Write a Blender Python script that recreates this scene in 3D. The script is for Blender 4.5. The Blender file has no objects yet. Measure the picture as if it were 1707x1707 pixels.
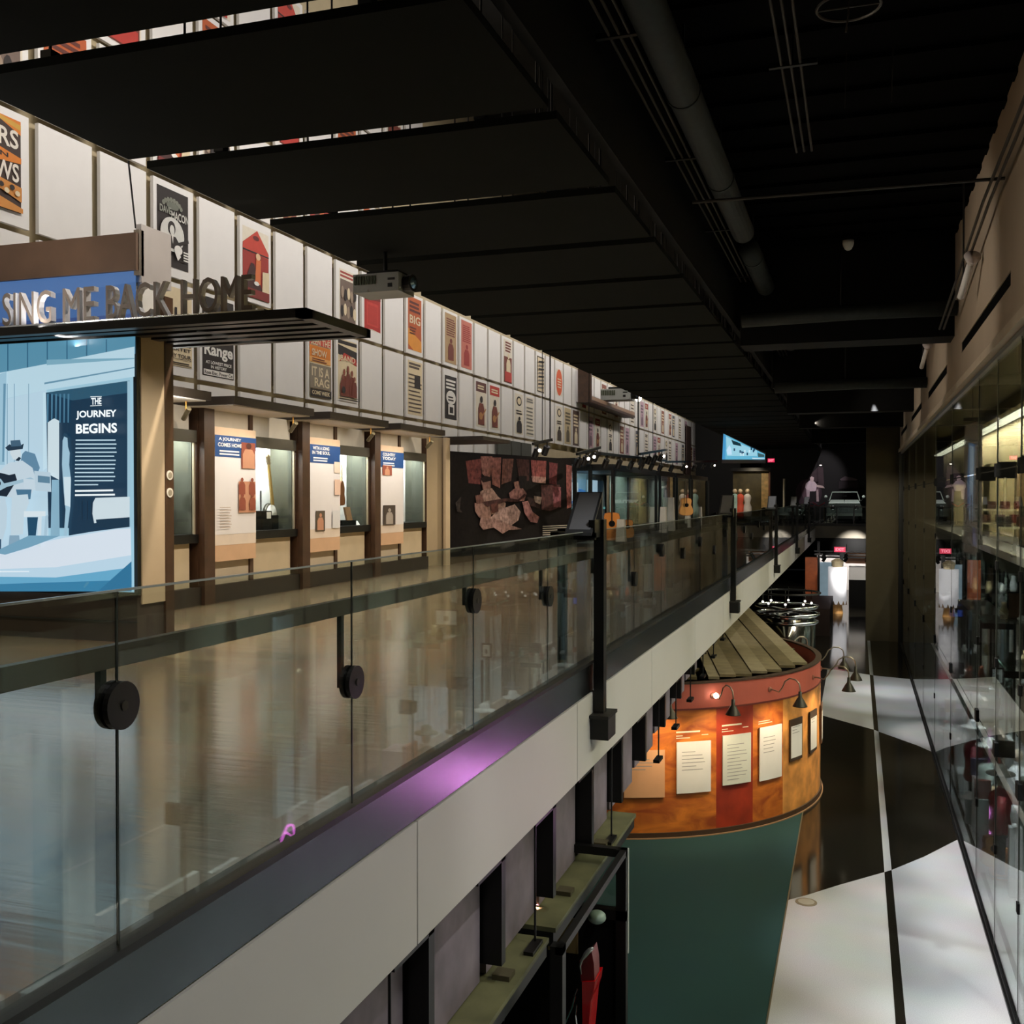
import bpy, math, random
from mathutils import Vector, Matrix
sc = bpy.context.scene
C = sc.collection
rnd = random.Random(7)

# ---------------------------------------------------------------- camera
F = 1720.0; YAW = math.radians(18.47); PIT = math.radians(-0.783); EYE = 1.6
cam_d = bpy.data.cameras.new('camera'); cam = bpy.data.objects.new('camera', cam_d); C.objects.link(cam)
cam.location = (0, 0, EYE); cam.rotation_euler = (math.pi/2 + PIT, 0, YAW)
cam_d.sensor_width = 36; cam_d.lens = 36*F/1707; cam_d.clip_end = 400; cam_d.clip_start = .05
sc.camera = cam
sc.view_settings.view_transform = 'Standard'; sc.view_settings.look = 'None'
sc.view_settings.exposure = 0.0; sc.view_settings.gamma = 1; sc.view_settings.use_curve_mapping = False
cy = sc.cycles
cy.max_bounces = 9; cy.diffuse_bounces = 3; cy.glossy_bounces = 4; cy.transmission_bounces = 4
cy.transparent_max_bounces = 40; cy.sample_clamp_indirect = 4; cy.use_denoising = True
cy.caustics_reflective = False; cy.caustics_refractive = False

# ---------------------------------------------------------------- world
w = bpy.data.worlds.new('world'); sc.world = w; w.use_nodes = True
w.node_tree.nodes['Background'].inputs[0].default_value = (.75, .8, .9, 1)
w.node_tree.nodes['Background'].inputs[1].default_value = .004

# ---------------------------------------------------------------- lights
def area(loc, aim, sx, sy, e, col=(1, .93, .86), spread=180):
    d = bpy.data.lights.new('wash_light', 'AREA'); d.shape = 'RECTANGLE'; d.size = sx; d.size_y = sy; d.energy = e; d.color = col
    d.spread = math.radians(spread)
    o = bpy.data.objects.new('wash_light', d); C.objects.link(o); o.location = loc
    v = (Vector(aim) - Vector(loc)).normalized()
    # keep the light's long side (local x) along world Y
    z = -v; x = Vector((0, 1, 0)); x = (x - z*x.dot(z)).normalized(); y = z.cross(x)
    o.matrix_world = Matrix.Translation(loc) @ Matrix((x, y, z)).transposed().to_4x4()
    return o
def spot(loc, aim, e, ang=50, col=(1, .9, .8), blend=.6, r=.04):
    d = bpy.data.lights.new('spot_light', 'SPOT'); d.energy = e; d.spot_size = math.radians(ang); d.spot_blend = blend; d.color = col; d.shadow_soft_size = r
    o = bpy.data.objects.new('spot_light', d); C.objects.link(o); o.location = loc
    o.rotation_euler = (Vector(aim) - Vector(loc)).to_track_quat('-Z', 'Y').to_euler()
    return o
# unseen area lights added above the baffles, aimed at the poster wall
area((-7.6, 36, 8.7), (-11.1, 36, 5.0), 66, .3, 1500, (1, .945, .90))
area((-7.8, 10, 13.2), (-11.1, 10, 10.0), 30, .3, 500, (1, .945, .90))
# canopy and aisle light from the ceiling over the aisle
for yy in (6.2, 10.7, 15.2, 19.6, 24, 30.9, 39.9, 49, 58):
    spot((-5.2, yy, 4.75), (-7.0, yy+.5, 0), 560, 110, (1, .86, .68))
# spots added over the void: fascia, lower hall
for yy in (3, 7, 11.5, 17, 24, 32, 42, 54):
    spot((.9, yy, 5.4), (-2.6, yy+1.5, -.5), 430, 44, (1, .98, .97))
for yy in (10.5, 14.2, 18.2, 32.5, 35.2):
    spot((.5, yy, 4.8), (1.25, yy+.6, -4.5), 1700, 34, (.95, .97, 1))
for yy in (9, 16, 24, 33, 43): spot((-1.6, yy, 4.6), (1.9, yy+1.0, 4.3), 95, 90, (1, .88, .74))  # added to brighten the right wall band, no fixture modelled
spot((.4, 55.5, -1.1), (-.9, 57.4, -4.5), 700, 66, (1, .97, .93))
spot((-.6, 40, 3.5), (1.0, 46.6, -.5), 700, 50, (1, .9, .7))  # extra spot added to lift the dark pier
for xx in (-1.4, .7): spot((xx, 68.6, -.98), (xx, 72, -2.7), 600, 130, (1, .96, .94))  # hidden spots added behind the bridge edge to brighten the far lower wall
spot((-.2, 53, -1.0), (-.3, 59.5, -2.8), 260, 70, (1, .96, .94))
# ---------------------------------------------------------------- pixel of the photograph -> point in the hall
f0 = Vector((-math.sin(YAW)*math.cos(PIT), math.cos(YAW)*math.cos(PIT), math.sin(PIT)))
r0 = Vector((math.cos(YAW), math.sin(YAW), 0)); u0 = r0.cross(f0)
def ray(px, py): return f0 + r0*((px-853.5)/F) - u0*((py-853.5)/F)
def at(px, py, x=None, y=None, z=None):
    d = ray(px, py)
    t = x/d.x if x is not None else y/d.y if y is not None else (z-EYE)/d.z
    return Vector((d.x*t, d.y*t, EYE+d.z*t))

# ---------------------------------------------------------------- materials
def lin(c):
    c = c/255
    return c/12.92 if c <= .04045 else ((c+.055)/1.055)**2.4
def rgb(c): return (lin(c[0]), lin(c[1]), lin(c[2]), 1)
MC = {}
def M(col, rough=.6, metal=0., emit=0., noise=.06, scale=3., spec=.5, coat=0.):
    key = (tuple(col), rough, metal, emit, noise, scale, spec, coat)
    if key in MC: return MC[key]
    m = bpy.data.materials.new('m_%d_%d_%d' % tuple(int(v) for v in col[:3])); m.use_nodes = True
    nt = m.node_tree; b = nt.nodes['Principled BSDF']
    c = rgb(col)
    if noise:
        tc = nt.nodes.new('ShaderNodeTexCoord'); n = nt.nodes.new('ShaderNodeTexNoise'); n.inputs['Scale'].default_value = scale; n.inputs['Detail'].default_value = 4
        nt.links.new(tc.outputs['Object'], n.inputs['Vector'])
        r = nt.nodes.new('ShaderNodeValToRGB'); r.color_ramp.elements[0].position = .3; r.color_ramp.elements[1].position = .7
        r.color_ramp.elements[0].color = tuple(v*(1-noise) for v in c[:3])+(1,); r.color_ramp.elements[1].color = tuple(min(1, v*(1+noise)) for v in c[:3])+(1,)
        nt.links.new(n.outputs['Fac'], r.inputs['Fac']); nt.links.new(r.outputs['Color'], b.inputs['Base Color'])
        if emit: nt.links.new(r.outputs['Color'], b.inputs['Emission Color'])
    else:
        b.inputs['Base Color'].default_value = c if not emit else tuple(v*.12 for v in c[:3])+(1,)
        b.inputs['Emission Color'].default_value = c
    b.inputs['Roughness'].default_value = rough; b.inputs['Metallic'].default_value = metal
    b.inputs['Emission Strength'].default_value = emit; b.inputs['Specular IOR Level'].default_value = spec
    b.inputs['Coat Weight'].default_value = coat
    MC[key] = m; return m
def glow(col, e):      # lit screen / backlit film / lamp
    return M(col, .4, 0, e, 0)
def glass(name='clear_glass', f=.095, tint=(.93, .97, .95)):
    m = bpy.data.materials.new(name); m.use_nodes = True; nt = m.node_tree; nt.nodes.clear()
    out = nt.nodes.new('ShaderNodeOutputMaterial'); mix = nt.nodes.new('ShaderNodeMixShader')
    tr = nt.nodes.new('ShaderNodeBsdfTransparent'); tr.inputs[0].default_value = tint+(1,)
    gl = nt.nodes.new('ShaderNodeBsdfGlossy'); gl.inputs['Roughness'].default_value = 0.0
    lw = nt.nodes.new('ShaderNodeLayerWeight'); lw.inputs['Blend'].default_value = .5
    p = nt.nodes.new('ShaderNodeMath'); p.operation = 'POWER'; p.inputs[1].default_value = 5
    ma = nt.nodes.new('ShaderNodeMath'); ma.operation = 'MULTIPLY_ADD'; ma.inputs[1].default_value = 1-f; ma.inputs[2].default_value = f
    nt.links.new(lw.outputs['Facing'], p.inputs[0]); nt.links.new(p.outputs[0], ma.inputs[0]); nt.links.new(ma.outputs[0], mix.inputs[0])
    nt.links.new(tr.outputs[0], mix.inputs[1]); nt.links.new(gl.outputs[0], mix.inputs[2]); nt.links.new(mix.outputs[0], out.inputs[0])
    return m
GLASS = glass(); GLASS2 = glass('vitrine_glass', .04, (.96, .98, .97))
BLACK = M((8, 8, 7), .7, 0, 0, .06, 3, .15); DECKM = M((2, 2, 2), .9, 0, 0, .06, 3, .05); BLACKM = M((15, 15, 14), .4, .3); DARK = M((24, 22, 18), .6)
WALNUT = M((66, 44, 28), .45, 0, 0, .25, 5); BRONZE = M((52, 46, 38), .35, .6, 0, .1)
CREAM = M((206, 199, 186), .7); BOARD = M((222, 218, 212), .6, 0, 0, .02); TAN = M((180, 164, 130), .75); BEIGE = M((190, 174, 146), .7)
CHROME = M((210, 212, 214), .08, 1.0, 0, 0); STEEL = M((150, 152, 155), .3, 1.0, 0, .08); GOLD = M((205, 150, 75), .3, .8)
WHITE = M((232, 231, 228), .5, 0, 0, .02)

def wood_floor():
    m = bpy.data.materials.new('polished_wood_floor'); m.use_nodes = True; nt = m.node_tree; b = nt.nodes['Principled BSDF']
    tc = nt.nodes.new('ShaderNodeTexCoord'); mp = nt.nodes.new('ShaderNodeMapping'); mp.inputs['Rotation'].default_value = (0, 0, math.radians(8))
    mp2 = nt.nodes.new('ShaderNodeMapping'); mp2.inputs['Scale'].default_value = (.5, 9, 1); mp2.inputs['Rotation'].default_value = (0, 0, math.radians(8))
    br = nt.nodes.new('ShaderNodeTexBrick'); br.inputs['Scale'].default_value = 1.0; br.inputs['Brick Width'].default_value = 2.4; br.inputs['Row Height'].default_value = .14; br.inputs['Mortar Size'].default_value = .002
    br.inputs['Color1'].default_value = rgb((142, 121, 92)); br.inputs['Color2'].default_value = rgb((130, 110, 84)); br.inputs['Mortar'].default_value = rgb((118, 100, 76))
    no = nt.nodes.new('ShaderNodeTexNoise'); no.inputs['Scale'].default_value = 1.3; no.inputs['Detail'].default_value = 5
    mx = nt.nodes.new('ShaderNodeMixRGB'); mx.blend_type = 'MULTIPLY'; mx.inputs[0].default_value = .5
    nt.links.new(tc.outputs['Object'], mp.inputs[0]); nt.links.new(tc.outputs['Object'], mp2.inputs[0]); nt.links.new(mp.outputs[0], br.inputs['Vector']); nt.links.new(mp2.outputs[0], no.inputs['Vector'])
    nt.links.new(br.outputs['Color'], mx.inputs[1]); nt.links.new(no.outputs['Color'], mx.inputs[2]); nt.links.new(mx.outputs[0], b.inputs['Base Color'])
    bp = nt.nodes.new('ShaderNodeBump'); bp.inputs['Strength'].default_value = .10; bp.inputs['Distance'].default_value = .02
    nt.links.new(no.outputs['Fac'], bp.inputs['Height']); nt.links.new(bp.outputs[0], b.inputs['Normal'])
    b.inputs['Roughness'].default_value = .15; b.inputs['IOR'].default_value = 4.0
    return m
def terrazzo(name, c1, c2, rough=.12, sc_=90):
    m = bpy.data.materials.new(name); m.use_nodes = True; nt = m.node_tree; b = nt.nodes['Principled BSDF']
    tc = nt.nodes.new('ShaderNodeTexCoord'); n = nt.nodes.new('ShaderNodeTexNoise'); n.inputs['Scale'].default_value = sc_; n.inputs['Detail'].default_value = 2
    r = nt.nodes.new('ShaderNodeValToRGB'); r.color_ramp.elements[0].position = .35; r.color_ramp.elements[1].position = .75
    r.color_ramp.elements[0].color = rgb(c1); r.color_ramp.elements[1].color = rgb(c2)
    n2 = nt.nodes.new('ShaderNodeTexNoise'); n2.inputs['Scale'].default_value = 1.2
    mx = nt.nodes.new('ShaderNodeMixRGB'); mx.blend_type = 'MULTIPLY'; mx.inputs[0].default_value = .18
    nt.links.new(tc.outputs['Object'], n.inputs['Vector']); nt.links.new(tc.outputs['Object'], n2.inputs['Vector']); nt.links.new(n.outputs['Fac'], r.inputs['Fac'])
    nt.links.new(r.outputs[0], mx.inputs[1]); nt.links.new(n2.outputs['Color'], mx.inputs[2]); nt.links.new(mx.outputs[0], b.inputs['Base Color'])
    b.inputs['Roughness'].default_value = rough
    return m
WOODFLOOR = wood_floor()
TW = terrazzo('pale_terrazzo', (186, 184, 184), (206, 204, 203), .16); TB = terrazzo('black_terrazzo', (24, 22, 17), (44, 40, 32), .1)
CARPET = terrazzo('green_carpet', (13, 50, 49), (24, 70, 67), .95, 300)

# ---------------------------------------------------------------- mesh building
class MB:
    def __init__(s): s.v = []; s.f = []; s.m = []; s.mats = []
    def mi(s, m):
        if m not in s.mats: s.mats.append(m)
        return s.mats.index(m)
    def add(s, vs, fs, m):
        k = len(s.v); s.v += [tuple(v) for v in vs]; i = s.mi(m)
        for f in fs: s.f.append([a+k for a in f]); s.m.append(i)
    def box(s, a, b, m):
        x0, y0, z0 = (min(a[i], b[i]) for i in range(3)); x1, y1, z1 = (max(a[i], b[i]) for i in range(3))
        s.add([(x0, y0, z0), (x1, y0, z0), (x1, y1, z0), (x0, y1, z0), (x0, y0, z1), (x1, y0, z1), (x1, y1, z1), (x0, y1, z1)],
              [(0, 3, 2, 1), (4, 5, 6, 7), (0, 1, 5, 4), (1, 2, 6, 5), (2, 3, 7, 6), (3, 0, 4, 7)], m); return s
    def beam(s, a, b, w, h, m, up=(0, 0, 1)):
        a = Vector(a); b = Vector(b); d = (b-a).normalized(); up = Vector(up)
        if abs(d.dot(up)) > .98: up = Vector((1, 0, 0))
        x = d.cross(up).normalized(); y = x.cross(d)
        vs = [p + x*sx*w/2 + y*sy*h/2 for p in (a, b) for sx, sy in ((-1, -1), (1, -1), (1, 1), (-1, 1))]
        s.add(vs, [(0, 3, 2, 1), (4, 5, 6, 7), (0, 1, 5, 4), (1, 2, 6, 5), (2, 3, 7, 6), (3, 0, 4, 7)], m); return s
    def prism(s, pts, ex, m):
        pts = [Vector(p) for p in pts]; ex = Vector(ex); n = len(pts)
        s.add(pts+[p+ex for p in pts], [tuple(range(n))[::-1], tuple(range(n, 2*n))]+[(i, (i+1) % n, n+(i+1) % n, n+i) for i in range(n)], m); return s
    def poly(s, pts, m): s.add(pts, [tuple(range(len(pts)))], m); return s
    def tube(s, pts, r, m, n=8, caps=True):
        pts = [Vector(p) for p in pts]; rs = r if isinstance(r, (list, tuple)) else [r]*len(pts)
        vs = []; ref = Vector((0, 0, 1)); last = None
        for i, p in enumerate(pts):
            d = (pts[min(i+1, len(pts)-1)] - pts[max(i-1, 0)]).normalized()
            if last is None:
                if abs(d.dot(ref)) > .95: ref = Vector((1, 0, 0))
                x = d.cross(ref).normalized()
            else: x = (last - d*last.dot(d)).normalized()
            last = x; y = d.cross(x)
            vs += [p + (x*math.cos(2*math.pi*k/n) + y*math.sin(2*math.pi*k/n))*rs[i] for k in range(n)]
        fs = [(i*n+k, i*n+(k+1) % n, (i+1)*n+(k+1) % n, (i+1)*n+k) for i in range(len(pts)-1) for k in range(n)]
        if caps: fs += [tuple(range(n))[::-1], tuple((len(pts)-1)*n+k for k in range(n))]
        s.add(vs, fs, m); return s
    def lathe(s, prof, o, m, n=20, axis=(0, 0, 1)):   # prof: (radius, height)
        o = Vector(o); a = Vector(axis).normalized(); ref = Vector((1, 0, 0)) if abs(a.x) < .9 else Vector((0, 1, 0))
        x = a.cross(ref).normalized(); y = a.cross(x)
        vs = [o + a*h + (x*math.cos(2*math.pi*k/n)+y*math.sin(2*math.pi*k/n))*max(r, .0005) for r, h in prof for k in range(n)]
        fs = [(i*n+k, i*n+(k+1) % n, (i+1)*n+(k+1) % n, (i+1)*n+k) for i in range(len(prof)-1) for k in range(n)]
        fs += [tuple(range(n))[::-1], tuple((len(prof)-1)*n+k for k in range(n))]
        s.add(vs, fs, m); return s
    def ball(s, c, r, m, n=10, sc_=(1, 1, 1)):
        c = Vector(c); k = len(s.v)
        vs = [c+Vector((r*sc_[0]*math.sin(math.pi*i/n)*math.cos(2*math.pi*j/n), r*sc_[1]*math.sin(math.pi*i/n)*math.sin(2*math.pi*j/n), r*sc_[2]*math.cos(math.pi*i/n))) for i in range(1, n) for j in range(n)]
        vs += [c+Vector((0, 0, r*sc_[2])), c-Vector((0, 0, r*sc_[2]))]
        t = (n-1)*n
        fs = [(i*n+j, (i+1)*n+j, (i+1)*n+(j+1) % n, i*n+(j+1) % n) for i in range(n-2) for j in range(n)]
        fs += [(t, j, (j+1) % n) for j in range(n)] + [(t+1, (n-2)*n+(j+1) % n, (n-2)*n+j) for j in range(n)]
        s.add(vs, fs, m); return s
    def build(s, name, parent=None, smooth=False, kind=None, mat=None):
        me = bpy.data.meshes.new(name)
        off = Vector(parent['_o']) if parent is not None else Vector((0, 0, 0))
        vv = [Vector(v) for v in s.v]
        if parent is None or True:
            lo = Vector([min(v[i] for v in vv) for i in range(3)]); hi = Vector([max(v[i] for v in vv) for i in range(3)])
            org = Vector(((lo.x+hi.x)/2, (lo.y+hi.y)/2, lo.z))
        me.from_pydata([v-org for v in vv], [], s.f)
        for m in s.mats: me.materials.append(m)
        me.polygons.foreach_set('material_index', s.m)
        if smooth: me.polygons.foreach_set('use_smooth', [True]*len(me.polygons))
        me.validate(); me.update()
        o = bpy.data.objects.new(name, me); C.objects.link(o); o.location = org - off
        if parent is not None: o.parent = parent
        o['_o'] = tuple(org)
        if kind: o['kind'] = kind
        return o
def tag(o, label, cat, group=None, kind=None):
    o['label'] = label; o['category'] = cat
    if group: o['group'] = group
    if kind: o['kind'] = kind
    return o
def thing(name, label, cat, loc=(0, 0, 0), group=None):
    o = bpy.data.objects.new(name, None); C.objects.link(o); o.location = loc; o.empty_display_size = .1; o['_o'] = tuple(loc)
    return tag(o, label, cat, group)
def struct(name, mb, parent=None): return mb.build(name, parent, kind='structure')
NUM = ['first', 'second', 'third', 'fourth', 'fifth', 'sixth', 'seventh', 'eighth', 'ninth', 'tenth', 'eleventh', 'twelfth', 'thirteenth', 'fourteenth', 'fifteenth', 'sixteenth', 'seventeenth', 'eighteenth', 'nineteenth']
def nth(i):
    if i < 19: return NUM[i]
    i += 1
    return '%d%s' % (i, 'th' if 10 < i % 100 < 20 else {1: 'st', 2: 'nd', 3: 'rd'}.get(i % 10, 'th'))

TXT = {}
def text_geo(t, bold=.0):
    if (t, bold) in TXT: return TXT[(t, bold)]
    cu = bpy.data.curves.new('t', 'FONT'); cu.body = t; cu.offset = bold; cu.resolution_u = 3; cu.size = 1; cu.fill_mode = 'FRONT'
    o = bpy.data.objects.new('t', cu); C.objects.link(o); bpy.context.view_layer.update()
    me = bpy.data.meshes.new_from_object(o.evaluated_get(bpy.context.evaluated_depsgraph_get()))
    vs = [(v.co.x, v.co.y) for v in me.vertices]; fs = [tuple(p.vertices) for p in me.polygons]
    bpy.data.objects.remove(o); bpy.data.curves.remove(cu); bpy.data.meshes.remove(me)
    x0 = min(v[0] for v in vs); x1 = max(v[0] for v in vs); y0 = min(v[1] for v in vs); y1 = max(v[1] for v in vs)
    vs = [((x-x0)/(x1-x0), (y-y0)/(y1-y0)) for x, y in vs]
    TXT[(t, bold)] = (vs, fs); return TXT[(t, bold)]

class Sheet:
    """flat artwork on a rectangle: O lower-left corner, U right, V up (full edge vectors), N outward normal"""
    def __init__(s, mb, O, U, V, N, step=.003):
        s.mb = mb; s.O = Vector(O); s.U = Vector(U); s.V = Vector(V); s.N = Vector(N).normalized(); s.k = 1; s.step = step
    def p(s, x, y): return s.O + s.U*x + s.V*y + s.N*(s.k*s.step)
    def rect(s, x0, y0, x1, y1, m): s.mb.poly([s.p(x0, y0), s.p(x1, y0), s.p(x1, y1), s.p(x0, y1)], m); s.k += 1
    def poly(s, pts, m): s.mb.poly([s.p(*q) for q in pts], m); s.k += 1
    def ell(s, cx, cy, rx, ry, m, n=20, a0=0, a1=360):
        s.mb.poly([s.p(cx+rx*math.cos(math.radians(a0+(a1-a0)*i/n)), cy+ry*math.sin(math.radians(a0+(a1-a0)*i/n))) for i in range(n+(a1-a0 < 360))], m); s.k += 1
    def text(s, t, x0, y0, x1, y1, m, bold=.02):
        vs, fs = text_geo(t, bold); s.mb.add([s.p(x0+(x1-x0)*a, y0+(y1-y0)*b) for a, b in vs], fs, m); s.k += 1
    def lines(s, x0, y0, x1, y1, n, m, fill=.45, ragged=True):
        h = (y1-y0)/n
        for i in range(n):
            e = x1 - ((x1-x0)*rnd.random()*.18 if ragged else 0)
            s.mb.poly([s.p(x0, y0+h*i), s.p(e, y0+h*i), s.p(e, y0+h*(i+fill)), s.p(x0, y0+h*(i+fill))], m)
        s.k += 1
    def person(s, cx, y0, h, wd, m, mh=None, guitar=None):
        b = y0+h
        s.poly([(cx-wd*.5, y0), (cx+wd*.5, y0), (cx+wd*.5, y0+h*.55), (cx+wd*.3, y0+h*.74), (cx-wd*.3, y0+h*.74), (cx-wd*.5, y0+h*.55)], m)
        s.ell(cx, y0+h*.87, wd*.22, h*.12, mh or m, 12)
        if guitar:
            s.ell(cx-wd*.12, y0+h*.3, wd*.3, h*.13, guitar, 12); s.poly([(cx, y0+h*.3), (cx+wd*.1, y0+h*.26), (cx+wd*.75, y0+h*.56), (cx+wd*.68, y0+h*.6)], guitar)

# ================================================================ STRUCTURE
XW = -11.05
# upper floor slab, lower floor
struct('floor_upper', MB().box((-12.5, -2, -.32), (-2.5, 67.3, 0), WOODFLOOR).box((-12.5, 67.3, -.32), (6, 92, 0), DARK))
fl = MB()
def pl(pts, m, z=-4.5): fl.prism([(x, y, z-.2) for x, y in pts], (0, 0, .2), m)
XG = 1.78; S0 = .455; S1 = .57
B1 = [(-.96, 16.1), (-.7, 16.39), (-.23, 16.99), (S0, 17.8), (S1, 17.94), (1.11, 18.78), (XG, 20.0)]
B2 = [(-.96, 30.2), (S0, 28.7), (S1, 28.5), (1.45, 27.2), (XG, 26.55)]
B3 = [(-.96, 38.5), (S0, 37.6), (S1, 37.5), (XG, 37.1)]
B4 = [(-.96, 47.6), (S0, 47.6), (S1, 47.6), (XG, 47.6)]
B0 = [(-.96, 6), (S0, 6), (S1, 6), (XG, 6)]
def band(a, b, m, ms):
    sl = lambda q, lo, hi: [p for p in q if lo-.001 <= p[0] <= hi+.001]
    for lo, hi, mm in ((-.96, S0, m), (S0, S1, ms), (S1, XG, m)):
        pl(sl(a, lo, hi) + sl(b, lo, hi)[::-1], mm)
band(B0, B1, TW, TB); band(B1, B2, TB, TW); band(B2, B3, TW, TB); band(B3, B4, TB, TW)
pl([(-.96, 47.6), (XG, 47.6), (XG, 90), (-.96, 90)], TB)
pl([(-12.5, 6), (-.96, 6), (-.96, 28), (-12.5, 28)], CARPET); pl([(-12.5, 28), (-.96, 28), (-.96, 90), (-12.5, 90)], TB)
pl([(XG, 6), (6, 6), (6, 90), (XG, 90)], terrazzo('vitrine_floor', (180, 182, 184), (200, 202, 203), .2))
pl([(-12.5, -2), (6, -2), (6, 6), (-12.5, 6)], TW)
struct('floor', fl)
tr = MB().box((-.975, 6, -4.5), (-.955, 28, -4.488), M((120, 112, 90), .4, .6)); struct('trim_carpet', tr)
dr = MB().lathe([(.16, 0), (.16, .006), (.13, .008)], at(1344, 1504, z=-4.5), M((150, 135, 112), .4, .4), 24)
dr.lathe([(.12, .0), (.12, .012)], at(1344, 1504, z=-4.5), M((182, 172, 155), .4, .3), 24)
tag(dr.build('floor_box'), 'round bronze floor outlet cover set in the pale lower floor beside the green carpet', 'floor outlet')

# poster wall, end walls, ceilings
struct('wall_left', MB().box((XW-.35, -2, 0), (XW-.15, 76, 13.6), TAN))
struct('wall_lower_left', MB().box((-12.6, 6, -4.5), (-12.4, 90, -.32), DARK))
struct('wall_far', MB().box((-12.6, 91.8, -4.5), (6, 92, 13.6), BLACK))
struct('wall_near', MB().box((-12.6, -2.2, -4.5), (6, -2, 13.6), BLACK))
struct('wall_right', MB().box((5.9, -2, -4.5), (6, 92, 9.2), DARK))
struct('wall_side', MB().box((-12.6, 76, 0), (-8, 76.2, 13.6), DARK))
struct('ceiling', MB().box((-12.6, -2, 13.6), (-2.2, 92, 13.75), BLACK).box((-2.4, -2, 5.02), (-2.3, 92, 13.6), BLACK).box((-2.3, -2, 6.5), (6, 92, 6.6), DECKM))
# deck corrugation over the void
dk = MB()
for i in range(90): dk.box((-2.2, 4+i*.9, 6.44), (6, 4.3+i*.9, 6.5), DECKM)
struct('ceiling_deck', dk)
# far cross floor edge (bridge) and slab edge
struct('floor_bridge_edge', MB().box((-2.5, 67.2, -.9), (6, 67.35, -.16), M((104, 98, 84), .7)).box((-2.45, 67.3, -2.0), (6, 67.4, -.9), BLACK))
# walkway edge: steel channel band and white fascia with joints
ch = MB().box((-2.50, -2, -.29), (-2.45, 67.2, -.012), M((86, 92, 96), .26, 1.0, 0, .15, 1.5)).box((-2.54, -2, -.012), (-2.43, 67.2, .02), BLACKM)
struct('trim_channel', ch)
fb = MB()
ys = [-2] + [5.55 + 3.66*i for i in range(-2, 17)] + [67.2]
ys = [y for y in ys if y <= 67.2]
FASC = M((208, 205, 200), .55, 0, 0, .02, 1)
for a, b in zip(ys[:-1], ys[1:]): fb.box((-2.52, a+.008, -1.03), (-2.44, b-.008, -.3), FASC)
fb.box((-2.51, -2, -1.0), (-2.47, 67.2, -.31), DARK)
struct('trim_fascia', fb)
struct('ceiling_under_walkway', MB().box((-12.4, 6, -1.03), (-2.52, 67.2, -.99), BLACK))
# pier
PI_ = MB().box((.39, 46.6, -4.5), (1.74, 48.2, 6.5), M((74, 66, 46), .8)); struct('wall_pier', PI_)

# band of wall above the right glass, with slots
RW = M((176, 160, 140), .8, 0, 0, .04, 1.2)
rb = MB()
z0 = 3.62
sl = [(10.2, 12.3), (13.5, 19.6), (22.6, 28.5), (31.2, 37.0), (40, 45.5)]
yy = 6.0
for a, b in sl:
    rb.box((1.72, yy, z0), (1.95, a, 6.5), RW); rb.box((1.72, a, z0), (1.95, b, 4.12), RW); rb.box((1.72, a, 4.3), (1.95, b, 6.5), RW); rb.box((1.735, a+.01, 4.1), (1.94, b-.01, 4.32), DECKM); yy = b
rb.box((1.72, yy, z0), (1.95, 90, 6.5), RW)
struct('wall_band', rb)
struct('trim_glass_head', MB().box((1.66, 6, 3.52), (1.86, 67, 3.64), M((186, 172, 150), .6)).box((1.74, 6, 3.44), (1.84, 67, 3.5), STEEL))
# dark beams crossing the void
bm = MB()
for y0_, y1_, zb in ((-1, 14.6, 5.2), (17.2, 21.8, 4.62), (25.6, 30.2, 4.52), (33, 37, 4.42), (40, 43.5, 4.35)):
    pass
for i, (ya, yb, zb) in enumerate(((20.9, 21.8, 4.62), (29.2, 30.0, 4.62), (35.3, 36.0, 4.4), (43, 43.7, 4.4), (55, 55.7, 4.4))):
    o = MB().box((-2.2, ya, zb), (1.72, yb, 6.5), BLACK)
    struct('ceiling_beam', o)

# ================================================================ LEFT: poster wall boards
ROWS = {'sky': (10.32, 11.9), 'crest': (8.66, 10.24), 'top': (7.02, 8.58), 'upper': (5.36, 6.93), 'middle': (3.7, 5.27), 'lower': (2.0, 3.61)}
PIT_ = 1.262
def ycol(k): return 11.72 + PIT_*k + (0)
def col_of(u, x=XW): return int(math.floor((at(u, 700, x=x).y - 11.72)/PIT_ + .02))
K = (38, 30, 26); R = (176, 52, 40); OR = (206, 120, 40); BR = (110, 52, 38); CR = (214, 196, 160); TN = (170, 140, 100); GY = (120, 116, 108); WH = (224, 220, 212); PK = (196, 84, 70)
def m_(c): return M(c, .75, 0, 0, .05, 8)
def art_ers(s):
    s.rect(-.0, 0, 1, 1, m_((60, 44, 36))); s.poly([(0, .8), (.6, .95), (1, .85), (1, 1), (0, 1)], m_(OR)); s.poly([(.3, .98), (1, .9), (1, .96), (.5, 1)], m_((196, 150, 60)))
    s.text('ERS', .38, .68, .95, .88, m_((220, 210, 196))); s.poly([(0, .6), (.5, .66), (1, .6), (1, .54), (.5, .5), (0, .52)], m_(OR)); s.text('ON', .4, .56, .75, .61, m_(K))
    s.text('WS', .5, .32, .95, .52, m_((220, 210, 196))); s.poly([(0, .3), (.5, .33), (1, .28), (1, .12), (.6, .2), (.3, .1), (0, .2)], m_((196, 130, 60)))
    for i in range(9): s.ell(.1+.1*i, .2+.05*(i % 2), .05, .03, m_(K if i % 2 else CR), 8)
    s.poly([(0, .06), (.4, .14), (1, .05), (1, 0), (0, 0)], m_((196, 130, 60)))
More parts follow.
